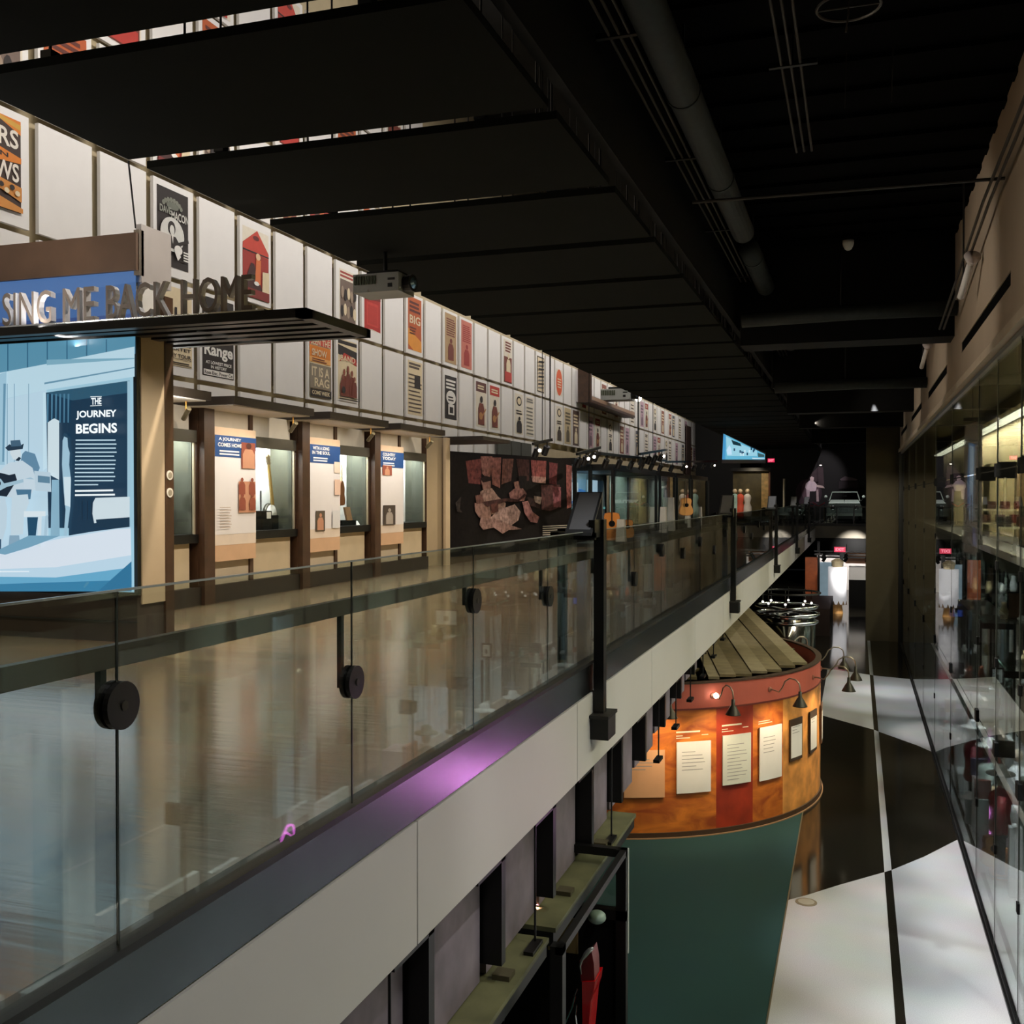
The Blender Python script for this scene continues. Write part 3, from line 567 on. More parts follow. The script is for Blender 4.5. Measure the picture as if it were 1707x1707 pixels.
# ================================================================ CABINET BAYS
CASEW = M((214, 216, 214), .6, 0, 0, .03); INF_B = (34, 74, 132)
def bay(i, y0, first=False):
    names = ['half hidden by the title kiosk', 'with the banjo on a stand', 'with the fiddle-shaped instrument and open book', 'with the beige end partition']
    b = thing('display_bay', 'walnut display bay with glazed case and canopy, %s' % names[i], 'display cabinet', (-9.3, y0, 0), 'display bays along the walkway')
    X = -9.3
    yp0, yp1 = y0+.3, y0+1.36; yc0, yc1 = y0+1.46, y0+2.84       # info panel, case
    fr = MB()
    fr.box((-9.9, y0, .0), (X+.12, y0+.26, 2.95), WALNUT).box((-9.9, y0+1.36, .0), (X+.02, y0+1.46, 2.95), WALNUT).box((-9.9, y0+2.62+.22, .0), (X+.02, y0+2.86, 2.95), WALNUT)
    fr.build('post', b)
    MB().box((-9.9, y0, 0), (X+.06, y0+2.86, .27), M((44, 34, 26), .5, 0, 0, .2, 3)).build('plinth', b)
    MB().box((-9.9, yp0-.04, .27), (X-.01, yp1, 2.95), M((188, 176, 156), .6)).build('panel_backing', b)
    if i < 3 or True:
        MB().box((-9.9, yc0, .27), (X-.05, yc1-.12, .93), BEIGE).build('lower_panel', b)
        MB().box((-9.85, yc0, .93), (X+.03, yc1, 1.06), BLACKM).build('sill', b)
        MB().box((-9.9, yc0, 2.6), (X-.05, yc1-.12, 2.95), CREAM).build('upper_panel', b)
        MB().box((-9.34, yc0, 2.42), (X+.02, yc1-.02, 2.6), M((92, 88, 80), .4, .6)).build('case_header', b)
        cs = MB().box((-9.85, yc0-.06, 1.06), (-9.78, yc1, 2.6), CASEW).box((-9.78, yc1-.06, 1.06), (-9.35, yc1, 2.5), M((74, 76, 66), .15, .4)).box((-9.78, yc0-.08, 1.06), (-9.35, yc0, 2.5), CASEW).box((-9.78, yc0, 2.55), (-9.35, yc1, 2.6), CASEW)
        cs.build('case_lining', b)
        MB().box((-9.42, yc0+.02, 2.455), (-9.36, yc1-.08, 2.495), glow((255, 248, 232), 5)).build('light_strip', b)
        MB().box((X-.03, yc0, 1.06), (X-.02, yc1-.06, 2.42), GLASS2).box((X-.03, yc1-.07, 1.06), (X-.0, yc1-.04, 2.42), M((196, 184, 158), .3, .5)).build('glass_front', b)
    if i:
        MB().box((X+.02, yp0-.02, .63), (X+.1, yp1+.04, 2.68), M((204, 160, 120), .6)).build('panel_board', b)
        a = MB(); s = Sheet(a, (X+.101, yp0-.02, .63), (0, yp1-yp0+.06, 0), (0, 0, 2.05), (1, 0, 0), .002)
        e = .42
        s.rect(0, 0, 1, 1, M((206, 168, 134), .6)); s.rect(0, .12, 1, 1, M((222, 206, 190), .6)); s.rect(0, .2, 1, .9, M((226, 222, 222), .6, 0, 0, .02)); s.rect(0, .93, 1, 1, M((222, 192, 160), .6))
        B = M(INF_B, .5); s.rect(0, .78, 1 if i != 1 else .62, .94, B); s.rect(.0, .84, 1, .94, B) if i == 1 else None
        lw = M((236, 236, 236), .5)
        t = [None, ('A JOURNEY', 'COMES HOME'), ('WITH A SONG', 'IN THE SOUL'), ('COUNTRY', 'TODAY')][i]
        s.lines(.1, .795, .62, .84, 2, lw, .5)
        s.text(t[0], .08, .895, .62, .925, lw, .03); s.text(t[1], .06, .855, .64, .885, lw, .03)
        RB = M((142, 74, 56), .6); RB2 = M((196, 142, 112), .6)
        if i == 1:
            s.rect(.62, .7, .97, .9, RB); s.person(.8, .7, .2, .3, RB2, M((80, 44, 36), .6)); s.rect(.54, .36, .97, .6, RB2)
            for q in range(4): s.person(.62+.25*(q % 2), .5-.12*(q//2), .13, .16, RB, RB)
            s.lines(.06, .25, .34, .42, 8, M((186, 170, 158), .6), .3)
        elif i == 2: s.rect(.78, .7, 1, .8, M((222, 206, 190), .6)); s.rect(.16, .18, .46, .36, M((84, 72, 56), .6)); s.person(.31, .19, .15, .2, RB2); s.rect(.78, .5, .98, .64, M((222, 190, 170), .6)); s.rect(.7, .2, .96, .36, M((214, 214, 216), .6))
        else: s.rect(.06, .7, .46, .8, RB); s.person(.26, .7, .09, .2, RB2); s.rect(.08, .2, .6, .4, M((66, 56, 48), .6)); s.person(.34, .21, .16, .3, M((170, 160, 150), .6))
        a.build('info_graphic', b)
    cnp = MB().box((-9.9, y0-.25, 2.95), (-8.5, y0+2.06, 3.07), M((40, 32, 24), .5)).box((-9.85, y0-.2, 2.935), (-8.55, y0+2.0, 2.955), M((226, 220, 208), .6))
    cnp.build('canopy', b)
    lp = MB().tube([(-8.8, y0+1.9, 2.95), (-8.8, y0+1.9, 2.8)], .012, GOLD, 6).tube([(-8.72, y0+1.86, 2.83), (-8.9, y0+1.98, 2.7)], .035, M((120, 110, 84), .4, .5), 8)
    lp.build('spotlight', b)
    area((-8.7, y0+.9, 2.93), (-9.3, y0+.9, 1.2), 1.8, .3, 26, (1, .93, .82), 150)
    area((-9.55, yc0+.65, 2.53), (-9.8, yc0+.65, 1.4), 1.2, .1, 60, (.96, 1, 1), 175)
    return b
for i in range(4): bay(i, 10.22+2.86*i)
# seals on the kiosk post
for i, zz in enumerate((1.86, 1.66)):
    d = MB().lathe([(.055, 0), (.055, .01)], (-7.49, 10.0, zz), M((225, 218, 205), .5), 20, (1, 0, 0)).lathe([(.035, .01), (.035, .014)], (-7.49, 10.0, zz), M((150, 140, 120), .5), 20, (1, 0, 0))
    tag(d.build('round_seal'), 'small round cream seal on the brown kiosk post, %s one' % ('upper', 'lower')[i], 'seal', 'round seals on the post')
# beige partition after the bays and its printed panel
pt = thing('partition_wall', 'plain beige partition standing between the last display bay and the dark family mural', 'partition', (-9.3, 21.9, 0))
MB().box((-10.4, 21.66, 0), (-9.9, 22.9, 3.0), M((170, 152, 122), .75, 0, 0, .03)).box((-9.9, 21.66, .0), (-9.35, 21.72, .0+.1), BEIGE).prism([(-9.9, 21.66, 0), (-9.3, 22.9, 0), (-9.3, 22.98, 0), (-9.95, 21.8, 0)], (0, 0, 3.03), M((168, 150, 120), .75, 0, 0, .03)).build('panel', pt)
MB().box((-9.3, 22.7, .0), (-9.24, 22.98, 3.03), M((196, 176, 146), .6)).build('edge_strip', pt)
tag(MB().box((-10.3, 23, 2.98), (-8.4, 25, 3.07), M((40, 32, 24), .5)).build('canopy_board'), 'dark flat canopy board above the beige partition', 'canopy')
# instruments and cards inside the cases
def banjo(o, scale=1.0):
    t = thing('banjo', 'old long-necked banjo upright on a black block in the first open case', 'banjo', o)
    o = Vector(o)
    MB().lathe([(.17, -.03), (.19, -.02), (.19, .03), (.17, .04)], o+Vector((0, .0, .2)), M((60, 58, 50), .3, .6), 24, (1, 0, 0)).lathe([(.165, .041), (.165, .045)], o+Vector((0, 0, .2)), M((206, 206, 200), .5), 24, (1, 0, 0)).build('pot', t, True)
    MB().prism([o+Vector((.05, -.03, .36)), o+Vector((.05, .035, .36)), o+Vector((.05, -.1, 1.05)), o+Vector((.05, -.15, 1.05))], (.03, 0, 0), M((140, 112, 52), .4)).build('neck', t)
    MB().prism([o+Vector((.05, -.16, 1.05)), o+Vector((.05, -.09, 1.05)), o+Vector((.05, -.1, 1.2)), o+Vector((.05, -.15, 1.23)), o+Vector((.05, -.2, 1.18))], (.03, 0, 0), M((84, 66, 40), .4)).build('headstock', t)
    for q in range(4): MB().tube([o+Vector((.065, -.2 if q % 2 else -.06, 1.08+.035*q)), o+Vector((.065, -.23 if q % 2 else -.03, 1.08+.035*q))], .01, CHROME, 6).build('tuning_peg', t)
    return t
ybj = at(449, 860, x=-9.62).y; banjo((-9.62, ybj, 1.12))
tag(MB().box((-9.72, ybj-.1, 1.06), (-9.5, ybj+.1, 1.3), BLACK).build('display_block'), 'black block holding up the long-necked banjo', 'display block')
tag(MB().box((-9.74, ybj-.52, 1.06), (-9.45, ybj-.2, 1.38), BLACK).box((-9.45, ybj-.36, 1.25), (-9.44, ybj-.24, 1.36), WHITE).build('display_block'), 'black block with a white card, beside the long-necked banjo', 'display block')
tag(MB().tube([(-9.7, ybj-.14, 1.06), (-9.7, ybj-.14, 1.72)], .012, BLACKM, 6).build('stand_rod'), 'thin black upright rod behind the banjo', 'rod')
for (y, lab, sz, xx) in ((12.1, 'white caption card leaning in the case next to the kiosk', (.14, .16), -9.5), (15.66, 'small white caption block beside the banjo', (.12, .12), -9.6), (18.55, 'white caption card on the sill beside the open book', (.14, .08), -9.5)):
    tag(MB().prism([(xx, y, 1.06), (xx+.04, y, 1.06), (xx-.02, y, 1.06+sz[1]), (xx-.06, y, 1.06+sz[1])], (0, sz[0], 0), WHITE).build('caption_card'), lab, 'caption card', 'caption cards in the cases')
mn = thing('mandolin', 'dark scrolled instrument hanging in the case half hidden by the kiosk post', 'mandolin', (-9.6, 12.62, 1.4))
MB().lathe([(.02, 0), (.12, .06), (.16, .15), (.13, .24), (.06, .32), (.03, .34)], (-9.6, 12.62, 1.36), M((70, 60, 44), .35), 16).build('body', mn, True)
MB().box((-9.62, 12.60, 1.7), (-9.58, 12.64, 2.15), M((50, 40, 30), .4)).build('neck', mn)
fd = thing('fiddle', 'brown and cream slender instrument leaning in the second open case', 'fiddle', (-9.55, 18.0, 1.4))
bd = MB(); prof = [(0, .0), (.1, .02), (.12, .12), (.08, .22), (.1, .32), (.07, .42), (.03, .48)]
bd.prism([(-9.55, 18.0+r, 1.45+h) for r, h in prof]+[(-9.55, 18.0-r, 1.45+h) for r, h in prof[::-1]], (.06, 0, 0), M((120, 72, 40), .35)); bd.build('body', fd)
MB().box((-9.55, 17.98, 1.9), (-9.5, 18.02, 2.25), M((206, 190, 150), .4)).build('neck', fd)
tag(MB().box((-9.7, 17.9, 1.06), (-9.45, 18.5, 1.16), BLACK).build('display_block'), 'low black display block under the book in the second open case', 'display block')
tag(MB().prism([(-9.5, 18.15, 1.16), (-9.46, 18.15, 1.16), (-9.52, 18.15, 1.42), (-9.56, 18.15, 1.42)], (0, .22, 0), M((120, 90, 60), .5)).build('photo_frame'), 'small framed brown photograph standing on the low black block', 'picture frame')
tag(MB().box((-9.7, 17.95, 1.16), (-9.68, 18.15, 1.6), WHITE).build('caption_sheet'), 'white hanging sheet below the slender instrument', 'caption card')

# ================================================================ DARK FAMILY MURAL
p0 = Vector((-10.4, 25.81, 0)); p1 = at(953, 765, z=2.86); p1.z = 0; dU = p1-p0; nn = Vector((dU.y, -dU.x, 0)).normalized()
mu = thing('mural_wall', 'large dark mural wall showing a seated family playing instruments in pink light', 'mural', tuple(p0))
MB().prism([p0, p1, p1-nn*.3, p0-nn*.3], (0, 0, 2.86), BLACK).build('panel', mu)
a = MB(); s = Sheet(a, p0+nn*.002, dU, (0, 0, 2.86), nn, .003)
def mm(c): return M((int(c[0]*.84), int(c[1]*.84), int(c[2]*.84)), .8, 0, 0, .55, 9, .2)
MX = lambda u, v: ((u-749)/(953-749), 1-(v-752-(u-749)*.064)/(173-(u-749)*.16))
def mp(pts, c): s.poly([MX(*q) for q in pts], mm(c))
s.rect(0, 0, 1, 1, mm((20, 14, 14)))
mp([(772, 768), (795, 764), (795, 806), (776, 804)], (120, 66, 64)); mp([(794, 760), (812, 760), (808, 800), (796, 788)], (150, 104, 96)); mp([(808, 762), (826, 762), (824, 812), (812, 806)], (146, 96, 88))
mp([(828, 764), (846, 764), (842, 800), (826, 806)], (118, 80, 72)); mp([(850, 764), (873, 766), (872, 800), (856, 800)], (70, 42, 40)); mp([(875, 766), (903, 768), (902, 802), (878, 800)], (150, 84, 82)); mp([(876, 792), (902, 794), (902, 804), (878, 802)], (180, 140, 132))
mp([(908, 770), (924, 772), (922, 806), (908, 804)], (110, 58, 62)); mp([(940, 774), (952, 776), (950, 842), (942, 844)], (150, 92, 90)); mp([(893, 806), (928, 806), (928, 842), (910, 848), (894, 846)], (88, 56, 56)); mp([(914, 808), (930, 810), (930, 842), (916, 842)], (150, 92, 100))
# three seated figures in pale dresses and one man
for pts, c in (([(792, 818), (800, 812), (810, 812), (820, 826), (832, 836), (830, 852), (800, 856), (793, 840)], (176, 142, 130)), ([(793, 800), (800, 794), (808, 796), (808, 812), (796, 814)], (150, 112, 102)), ([(792, 796), (800, 792), (808, 794), (808, 800), (796, 803)], (36, 24, 24)),
    ([(783, 836), (800, 838), (808, 850), (808, 862), (790, 860), (784, 850)], (170, 132, 120)), ([(784, 824), (794, 822), (798, 836), (786, 838)], (130, 92, 84)), ([(818, 848), (846, 838), (856, 850), (852, 864), (838, 874), (812, 876), (800, 868)], (190, 158, 148)),
    ([(792, 860), (816, 862), (840, 872), (858, 878), (836, 880), (826, 886), (812, 876), (796, 880), (790, 872)], (180, 144, 134)), ([(836, 820), (846, 812), (858, 810), (866, 820), (862, 832), (840, 834)], (150, 108, 102)), ([(844, 802), (852, 800), (854, 812), (846, 812)], (146, 106, 96)),
    ([(852, 792), (866, 792), (866, 812), (854, 812)], (24, 18, 18)), ([(858, 834), (868, 832), (876, 850), (888, 858), (884, 868), (872, 866), (862, 852)], (158, 110, 108)), ([(866, 826), (880, 828), (892, 832), (888, 844), (872, 840)], (50, 34, 32)), ([(878, 824), (892, 826), (890, 838), (880, 834)], (190, 170, 156)),
    ([(796, 834), (818, 830), (834, 828), (836, 832), (816, 838), (800, 842)], (84, 54, 50)), ([(806, 838), (818, 836), (818, 850), (808, 852)], (100, 62, 56)), ([(832, 828), (850, 830), (862, 820), (864, 824), (850, 834), (834, 834)], (70, 44, 40)),
    ([(762, 826), (760, 846), (764, 852), (756, 850), (754, 836)], (70, 62, 60))): mp(pts, c)
x0, y0 = MX(893, 891); x1, y1 = MX(939, 868); s.lines(x0, y0, x1, y1, 6, M((196, 190, 178), .6), .4, False)
a.build('mural_print', mu)
spot((-5.8, 27.5, 4.7), (-9.8, 28.5, 1.6), 120, 50, (1, .9, .85))

# ================================================================ EXHIBITS FURTHER ALONG THE WALKWAY
st = MB().box((-11.0, 32.6, 0), (-7.9, 63, .12), M((46, 48, 42), .5)); tag(st.build('exhibit_platform'), 'long low dark platform carrying the glass cases and guitars', 'platform')
FR = M((20, 24, 22), .4, .3)
def gcase(ua, ub, lab, back, zt=2.55, xf=-8.0):
    ya = at(ua, 830, x=xf).y; yb = at(ub, 830, x=xf).y
    t = thing('glass_case', lab, 'glass display case', (xf, ya, .12), 'tall glass cases on the dark platform')
    d = xf-2.2
    MB().box((d, ya, zt), (xf, yb, zt+.22), BLACKM).build('lid', t)
    for i, (x, y) in enumerate(((xf, ya), (xf, yb), (d, yb))): MB().box((x-.06, y-.06, .12), (x+.06, y+.06, zt), FR).build('corner_post', t)
    MB().box((d-.04, ya, .12), (d, yb, zt), back).box((d, ya-.02, .12), (xf, yb, .34), BLACKM).build('back_panel', t)
    MB().box((xf-.012, ya+.06, .34), (xf, yb-.06, zt), GLASS2).box((d, ya, .34), (xf-.06, ya+.012, zt), GLASS2).build('glass_pane', t)
    spot(((d+xf)/2+.5, (ya+yb)/2, zt-.05), ((d+xf)/2-.8, (ya+yb)/2, 1), 190*(yb-ya)**.5, 140, (.92, 1, .98))
    return ya, yb, d
gcase(958, 984, 'pale green-lit glass case nearest the dark family mural', M((130, 142, 130), .6), 2.7, -8.8)
ya, yb, d = gcase(1022, 1094, 'wide glass case with a blue-green glowing backdrop', M((40, 62, 74), .6))
bg = MB(); s = Sheet(bg, (d+.01, ya, .34), (0, yb-ya, 0), (0, 0, 2.2), (1, 0, 0), .01)
s.rect(.1, .35, .95, .9, M((44, 74, 96), .6, 0, .15)); s.ell(.42, .6, .2, .14, glow((40, 110, 190), .8)); s.rect(.1, .36, .98, .4, glow((80, 150, 150), .9)); s.rect(.28, .52, .42, .84, glow((206, 216, 222), .7)); s.rect(.58, .5, .8, .9, glow((170, 200, 220), .7))
tag(bg.build('backdrop_screen'), 'blue-green glowing backdrop sheet inside the wide glass case', 'screen')
gcase(1100, 1124, 'narrow grey-green glass case after the wide blue one', M((96, 110, 100), .6))
gcase(1128, 1150, 'glass case with a tall gold patterned panel', M((120, 100, 56), .5, 0, 0, .7, 5))
gcase(1153, 1180, 'furthest pale glass case beside the gold panel', M((96, 104, 92), .6))
tag(MB().box((-9.9, 33.4, .7), (-9.85, 34.6, 2.5), glow((206, 224, 222), .8)).build('lit_panel'), 'tall pale glowing text panel in the case nearest the mural', 'text panel')
def guitar(o, h, lab, col, lean=.0, name='guitar'):
    t = thing(name, lab, 'guitar', tuple(o)); o = Vector(o); w = h*.19
    pr = [(0, 0), (.6, .01), (.95, .06), (1, .15), (.85, .24), (.66, .3), (.7, .36), (.76, .42), (.66, .48), (.3, .5), (0, .5)]
    vr = Vector((.93, .36, 0)); nr = Vector((.36, -.93, 0))
    pts = [o+vr*(w*a)+Vector((0, 0, b*h)) for a, b in pr]+[o-vr*(w*a)+Vector((0, 0, b*h)) for a, b in pr[::-1][1:-1]]
    b = MB().prism(pts, nr*-.1, M((150, 84, 36), .35)); b.prism([p*.96+(o+Vector((0, 0, h*.25)))*.04+nr*.001 for p in pts], nr*.004, M(col, .3)); b.build('body', t)
    MB().lathe([(w*.3, .006), (w*.3, .008)], o+Vector((0, 0, .3*h)), BLACK, 16, nr).build('sound_hole', t)
    MB().beam(o+nr*.02+Vector((0, 0, .34*h)), o+nr*.02+Vector((0, 0, .9*h)), .05, .03, M((60, 40, 24), .4)).build('neck', t)
    MB().beam(o+nr*.02+Vector((0, 0, .9*h)), o+nr*.0+Vector((0, 0, h)), .08, .03, M((40, 30, 20), .4)).build('headstock', t)
guitar((-7.95, 34.6, .13), 1.95, 'tall honey-coloured guitar at the left of the wide blue case', (206, 130, 60))
guitar((-7.95, 37.2, .13), 1.35, 'smaller honey-coloured guitar with round hole, right of the tall honey one', (200, 140, 76))
guitar((-7.95, 51.0, .72), 1.75, 'honey guitar on a pale stand in front of the gold panel', (206, 150, 86))
for (u, y_, zz, h, lab) in ((1034, 34.2, .12, .75, 'short white pedestal in front of the tall honey guitar'), (1118, 46, .12, 1.5, 'pale grey upright speaker box beside the gold panel'), (1146, 51.6, .12, .6, 'low white box beneath the honey guitar on the stand'), (1165, 56, .12, 1.0, 'pale box among the far exhibits'), (1105, 43.5, .12, 1.1, 'white cut-out figure board beyond the wide case')):
    p = at(u, 830, y=y_); tag(MB().prism([(p.x-.16, y_, zz), (p.x+.16, y_, zz), (p.x+.11, y_, zz+h), (p.x-.11, y_, zz+h)], (0, .3, 0), M((196, 194, 186), .6)).build('pedestal'), lab, 'pedestal')
# red and white costumes under the gold-lit canopy
for (u, c, lab) in ((1234, (190, 74, 48), 'mannequin in an orange-red costume far along the walkway'), (1246, (190, 184, 176), 'mannequin in a pale costume right of the orange-red one'), (1225, (150, 180, 170), 'mannequin in a pale green costume left of the orange-red one')):
    p = at(u, 846, y=62); t = thing('costume_mannequin', lab, 'mannequin', (p.x, 62, .3), 'far costumes')
    MB().lathe([(.17, 0), (.27, .35), (.25, .7), (.16, .95), (.23, 1.25), (.19, 1.4), (.06, 1.5)], (p.x, 62, .35), M(c, .7), 14).build('costume', t, True)
    MB().ball((p.x, 62, 2.0), .13, M((200, 180, 150), .6), 8).build('head', t, True)
gc = thing('costume_case', 'far warm-lit costume case with gold trim below the hanging blue screen', 'glass display case', (-6.5, 63, 0))
xa = at(1222, 830, y=64).x; xb = at(1285, 830, y=64).x
MB().box((xa, 64, .2), (xb, 64.2, 3.2), M((84, 74, 40), .5, 0, 0, .4, 2)).box((xa, 62.8, 3.2), (xb, 64.2, 3.4), BLACKM).build('back_panel', gc)
MB().box((xb-.55, 63.9, 1.0), (xb-.1, 64, 3.1), M((214, 180, 120), .5, 0, 0, .3, 4)).box((xb-.1, 63.4, .2), (xb, 64, 3.3), M((110, 60, 30), .5)).build('gold_trim', gc)
MB().box((xa, 61.4, .0), (xb, 64.2, .3), BLACKM).build('base', gc)
spot((-5.9, 61, 3.4), (-6.0, 63.8, 1.6), 90, 80, (1, .85, .6))
# hanging screen facing the void
hs = thing('hanging_screen', 'wedge-shaped hanging screen glowing blue with a crowd picture near the far end', 'screen', (-5.5, 48, 3.2))
q = [at(u, v, y=48) for u, v in ((1203, 772), (1276, 772), (1276, 755), (1205, 722))]
MB().prism(q, (0, .12, 0), M((110, 106, 114), .5)).build('frame', hs)
a = MB(); O = q[0]
def hp(pts, c, e=1.0, k=[1]):
    k[0] += 1; a.poly([at(u, v, y=48-.004*k[0]) for u, v in pts], glow(c, e))
hp([(1204, 766), (1275, 766), (1275, 757), (1206, 723)], (96, 176, 206)); hp([(1204, 766), (1209, 766), (1210, 726), (1206, 723)], (70, 150, 200))
hp([(1210, 727), (1232, 739), (1262, 751), (1262, 760), (1212, 760)], (150, 204, 222)); hp([(1219, 733), (1234, 739), (1236, 744), (1222, 741)], (20, 50, 60)); hp([(1263, 755), (1274, 758), (1274, 762), (1264, 762)], (60, 90, 96))
for i in range(16):
    u = 1211+rnd.random()*48; v = 744+rnd.random()*12; hp([(u, v), (u+2.4, v), (u+2.4, v+4.5), (u, v+4.5)], (24, 66, 96) if i % 3 else (196, 226, 238))
MB().tube([at(1210, 724, y=48.05), Vector((at(1210, 724, y=48.05).x, 48.05, 13.6))], .02, BLACKM, 6).build('cable', hs)
hp([(1211, 750), (1216, 742), (1219, 748), (1220, 758), (1212, 758)], (190, 222, 244)); hp([(1254, 763), (1275, 764), (1275, 765), (1254, 765)], (206, 224, 232))
a.build('screen_picture', hs)
def exit_sign(p, w_, h_, lab):
    t = thing('exit_sign', lab, 'exit sign', tuple(p)); p = Vector(p)
    MB().tube([p+Vector((0, .04, 0)), Vector((p.x, p.y+.04, 13.6 if p.z > 0 else -.9))], .012, BLACKM, 6).build('stem', t)
    MB().box((p.x-w_/2, p.y, p.z-h_/2), (p.x+w_/2, p.y+.08, p.z+h_/2), BLACKM).build('housing', t)
    a = MB(); s = Sheet(a, (p.x-w_/2, p.y, p.z-h_/2), (w_, 0, 0), (0, 0, h_), (0, -1, 0), .01); s.rect(0, 0, 1, 1, glow((236, 40, 84), .9)); s.text('EXIT', .12, .2, .88, .8, glow((255, 150, 170), 1.2), .03); a.build('face', t)
exit_sign(at(1285.5, 767.5, y=66), .42, .24, 'small red exit sign right of the hanging blue screen')
exit_sign(at(1400, 916, y=58), .58, .27, 'red exit sign hanging in the lower hall under the bridge')

# track lights
def track(a_, b_, n_, lab, dirn=(0, 0, -1), lit=()):
    a_ = Vector(a_); b_ = Vector(b_); t = thing('lighting_track', lab, 'track light', tuple(a_), 'lighting tracks')
    MB().beam(a_, b_, .08, .08, BLACKM).build('rail', t)
    mid = a_.lerp(b_, .5); MB().tube([mid, Vector((mid.x, mid.y, 13.6 if mid.x < -2.4 else -.9))], .012, BLACKM, 6).build('hanger', t)
    for i in range(n_):
        p = a_.lerp(b_, (i+.5)/n_)
        MB().tube([p, p+Vector((0, 0, -.18))], .02, BLACKM, 6).tube([p+Vector((0, 0, -.16)), p+Vector((-.12, .1, -.38))], .09, BLACKM, 10).build('spotlight_head', t)
        if i in lit: MB().lathe([(.05, 0), (.05, .01)], p+Vector((.1, -.12, -.22)), glow((255, 244, 228), 5), 12, (.6, -.7, -.2)).build('lamp_face', t)
    return t
Z = at
track(at(888, 740, x=-8.6), at(920, 733, x=-8.2), 2, 'short lighting track above the dark family mural', lit=(0,))
track(at(962, 757, x=-7.6), at(1000, 746, x=-7.6), 4, 'lighting track over the case nearest the mural', lit=(1, 2))
track(at(1000, 756, x=-7.2), at(1110, 768, x=-7.2), 6, 'long lighting track over the wide blue case')
track(at(1066, 757, x=-6.9), at(1108, 750, x=-6.9), 4, 'lighting track rising over the grey-green case', lit=(3,))
track(at(1110, 770, x=-7.2), at(1195, 769, x=-7.2), 5, 'farthest lighting track over the gold panel', lit=(1, 4))
tag(MB().tube([at(917, 640, x=-8.3)+Vector((0, 0, 9)), at(917, 735, x=-8.3)], .02, BLACKM, 6).build('hanging_rod'), 'thin black rod holding the track above the mural', 'rod')
tag(MB().tube([at(1064, 660, x=-7)+Vector((0, 0, 8.5)), at(1064, 760, x=-7)], .02, BLACKM, 6).build('hanging_rod'), 'thin black rod holding the tracks over the wide blue case', 'rod')

# projectors
def projector(p, sc_, lab, lit=True):
    p = Vector(p); t = thing('projector', lab, 'projector', tuple(p), 'hall projectors'); k = sc_
    MB().box((p.x-.1*k, p.y, p.z), (p.x+.55*k, p.y+.5*k, p.z+.24*k), M((150, 152, 146), .5)).box((p.x+.12*k, p.y-.01, p.z+.03*k), (p.x+.12*k, p.y, p.z), WHITE).build('body', t)
    g = MB()
    for i in range(8): g.box((p.x-.08*k+.04*k*i, p.y-.012*k, p.z+.1*k), (p.x-.055*k+.04*k*i, p.y, p.z+.21*k), M((58, 66, 44), .5))
    g.build('vent', t)
    MB().tube([(p.x+.55*k, p.y+.2*k, p.z+.12*k), (p.x+.68*k, p.y+.18*k, p.z+.12*k)], [.1*k, .11*k], BLACKM, 16).build('lens_barrel', t)
    MB().lathe([(.075*k, 0), (.03*k, .03*k)], (p.x+.68*k, p.y+.18*k, p.z+.12*k), M((120, 150, 180), .05, .6), 14, (1, -.2, 0)).build('lens', t)
    MB().box((p.x+.4*k, p.y-.006, p.z+.05*k), (p.x+.46*k, p.y, p.z+.1*k), BLACKM).box((p.x+.4*k, p.y-.006, p.z+.14*k), (p.x+.5*k, p.y, p.z+.17*k), DARK).build('port', t)
    MB().box((p.x+.05*k, p.y+.1*k, p.z+.24*k), (p.x+.5*k, p.y+.4*k, p.z+.29*k), BLACKM).tube([(p.x+.25*k, p.y+.25*k, p.z+.27*k), (p.x+.25*k, p.y+.25*k, 4.85 if p.z < 4.7 else p.z+.5)], .03*k, BLACKM, 8).build('mount', t)
projector(at(600, 488, y=12.2), 1.0, 'pale grey projector with large lens hanging under the black baffles')
pp = at(1016, 652, x=-10.3); projector((pp.x-.2, pp.y, 5.9), 2.0, 'far white projector standing on the brown timber ledge')
MB0 = MB().tube([at(1064, 664, x=-9.9), at(1064, 664, x=-9.9)+Vector((0, 0, 5))], .012, BLACKM, 6).ball(at(1064, 664, x=-9.9), .16, glow((255, 246, 232), 6), 8); tag(MB0.build('spot_bulb', None, True), 'bright white bulb at the far end of the timber ledge', 'light bulb')

# ================================================================ BALUSTRADE
bal = thing('glass_balustrade', 'long frameless glass balustrade with dark handrail and round black clamps along the walkway edge', 'railing', (-2.47, 3, 0))
PG = MB
jy = [3.0+1.783*n for n in range(-2, 36)]
for a_, b_ in zip(jy[:-1], jy[1:]): MB().box((-2.476, a_+.006, .0), (-2.464, b_-.006, 1.27), GLASS).build('glass_pane', bal)
for n_, y in enumerate(jy[1:-1]):
    z = (.87, .65, .9, .77)[(n_-1) % 4]
    dd = MB().lathe([(.0, 0), (.085, .0), (.085, .022), (0, .024)], (-2.463, y, z), M((24, 22, 19), .45, .3, 0, 0), 28, (1, 0, 0)).lathe([(.0, 0), (.085, .0), (.085, .022), (0, .024)], (-2.5, y, z), M((24, 22, 19), .45, .3, 0, 0), 28, (1, 0, 0)).lathe([(.018, .024), (.018, .028)], (-2.463, y, z), M((60, 56, 48), .3, .6), 14, (1, 0, 0))
    dd.build('round_clamp', bal)
    MB().box((-2.54, y-.03, z-.03), (-2.515, y+.0, .995), BRONZE).box((-2.54, y-.03, z-.03), (-2.5, y+.0, z+.03), BRONZE).build('bracket', bal)
    MB().box((-2.474, y-.005, .0), (-2.468, y+.005, 1.27), M((30, 34, 32), .3)).build('joint_seal', bal)
MB().box((-2.545, -1, .995), (-2.505, 67, 1.075), M((74, 62, 46), .4, .2, 0, .1)).build('handrail', bal)
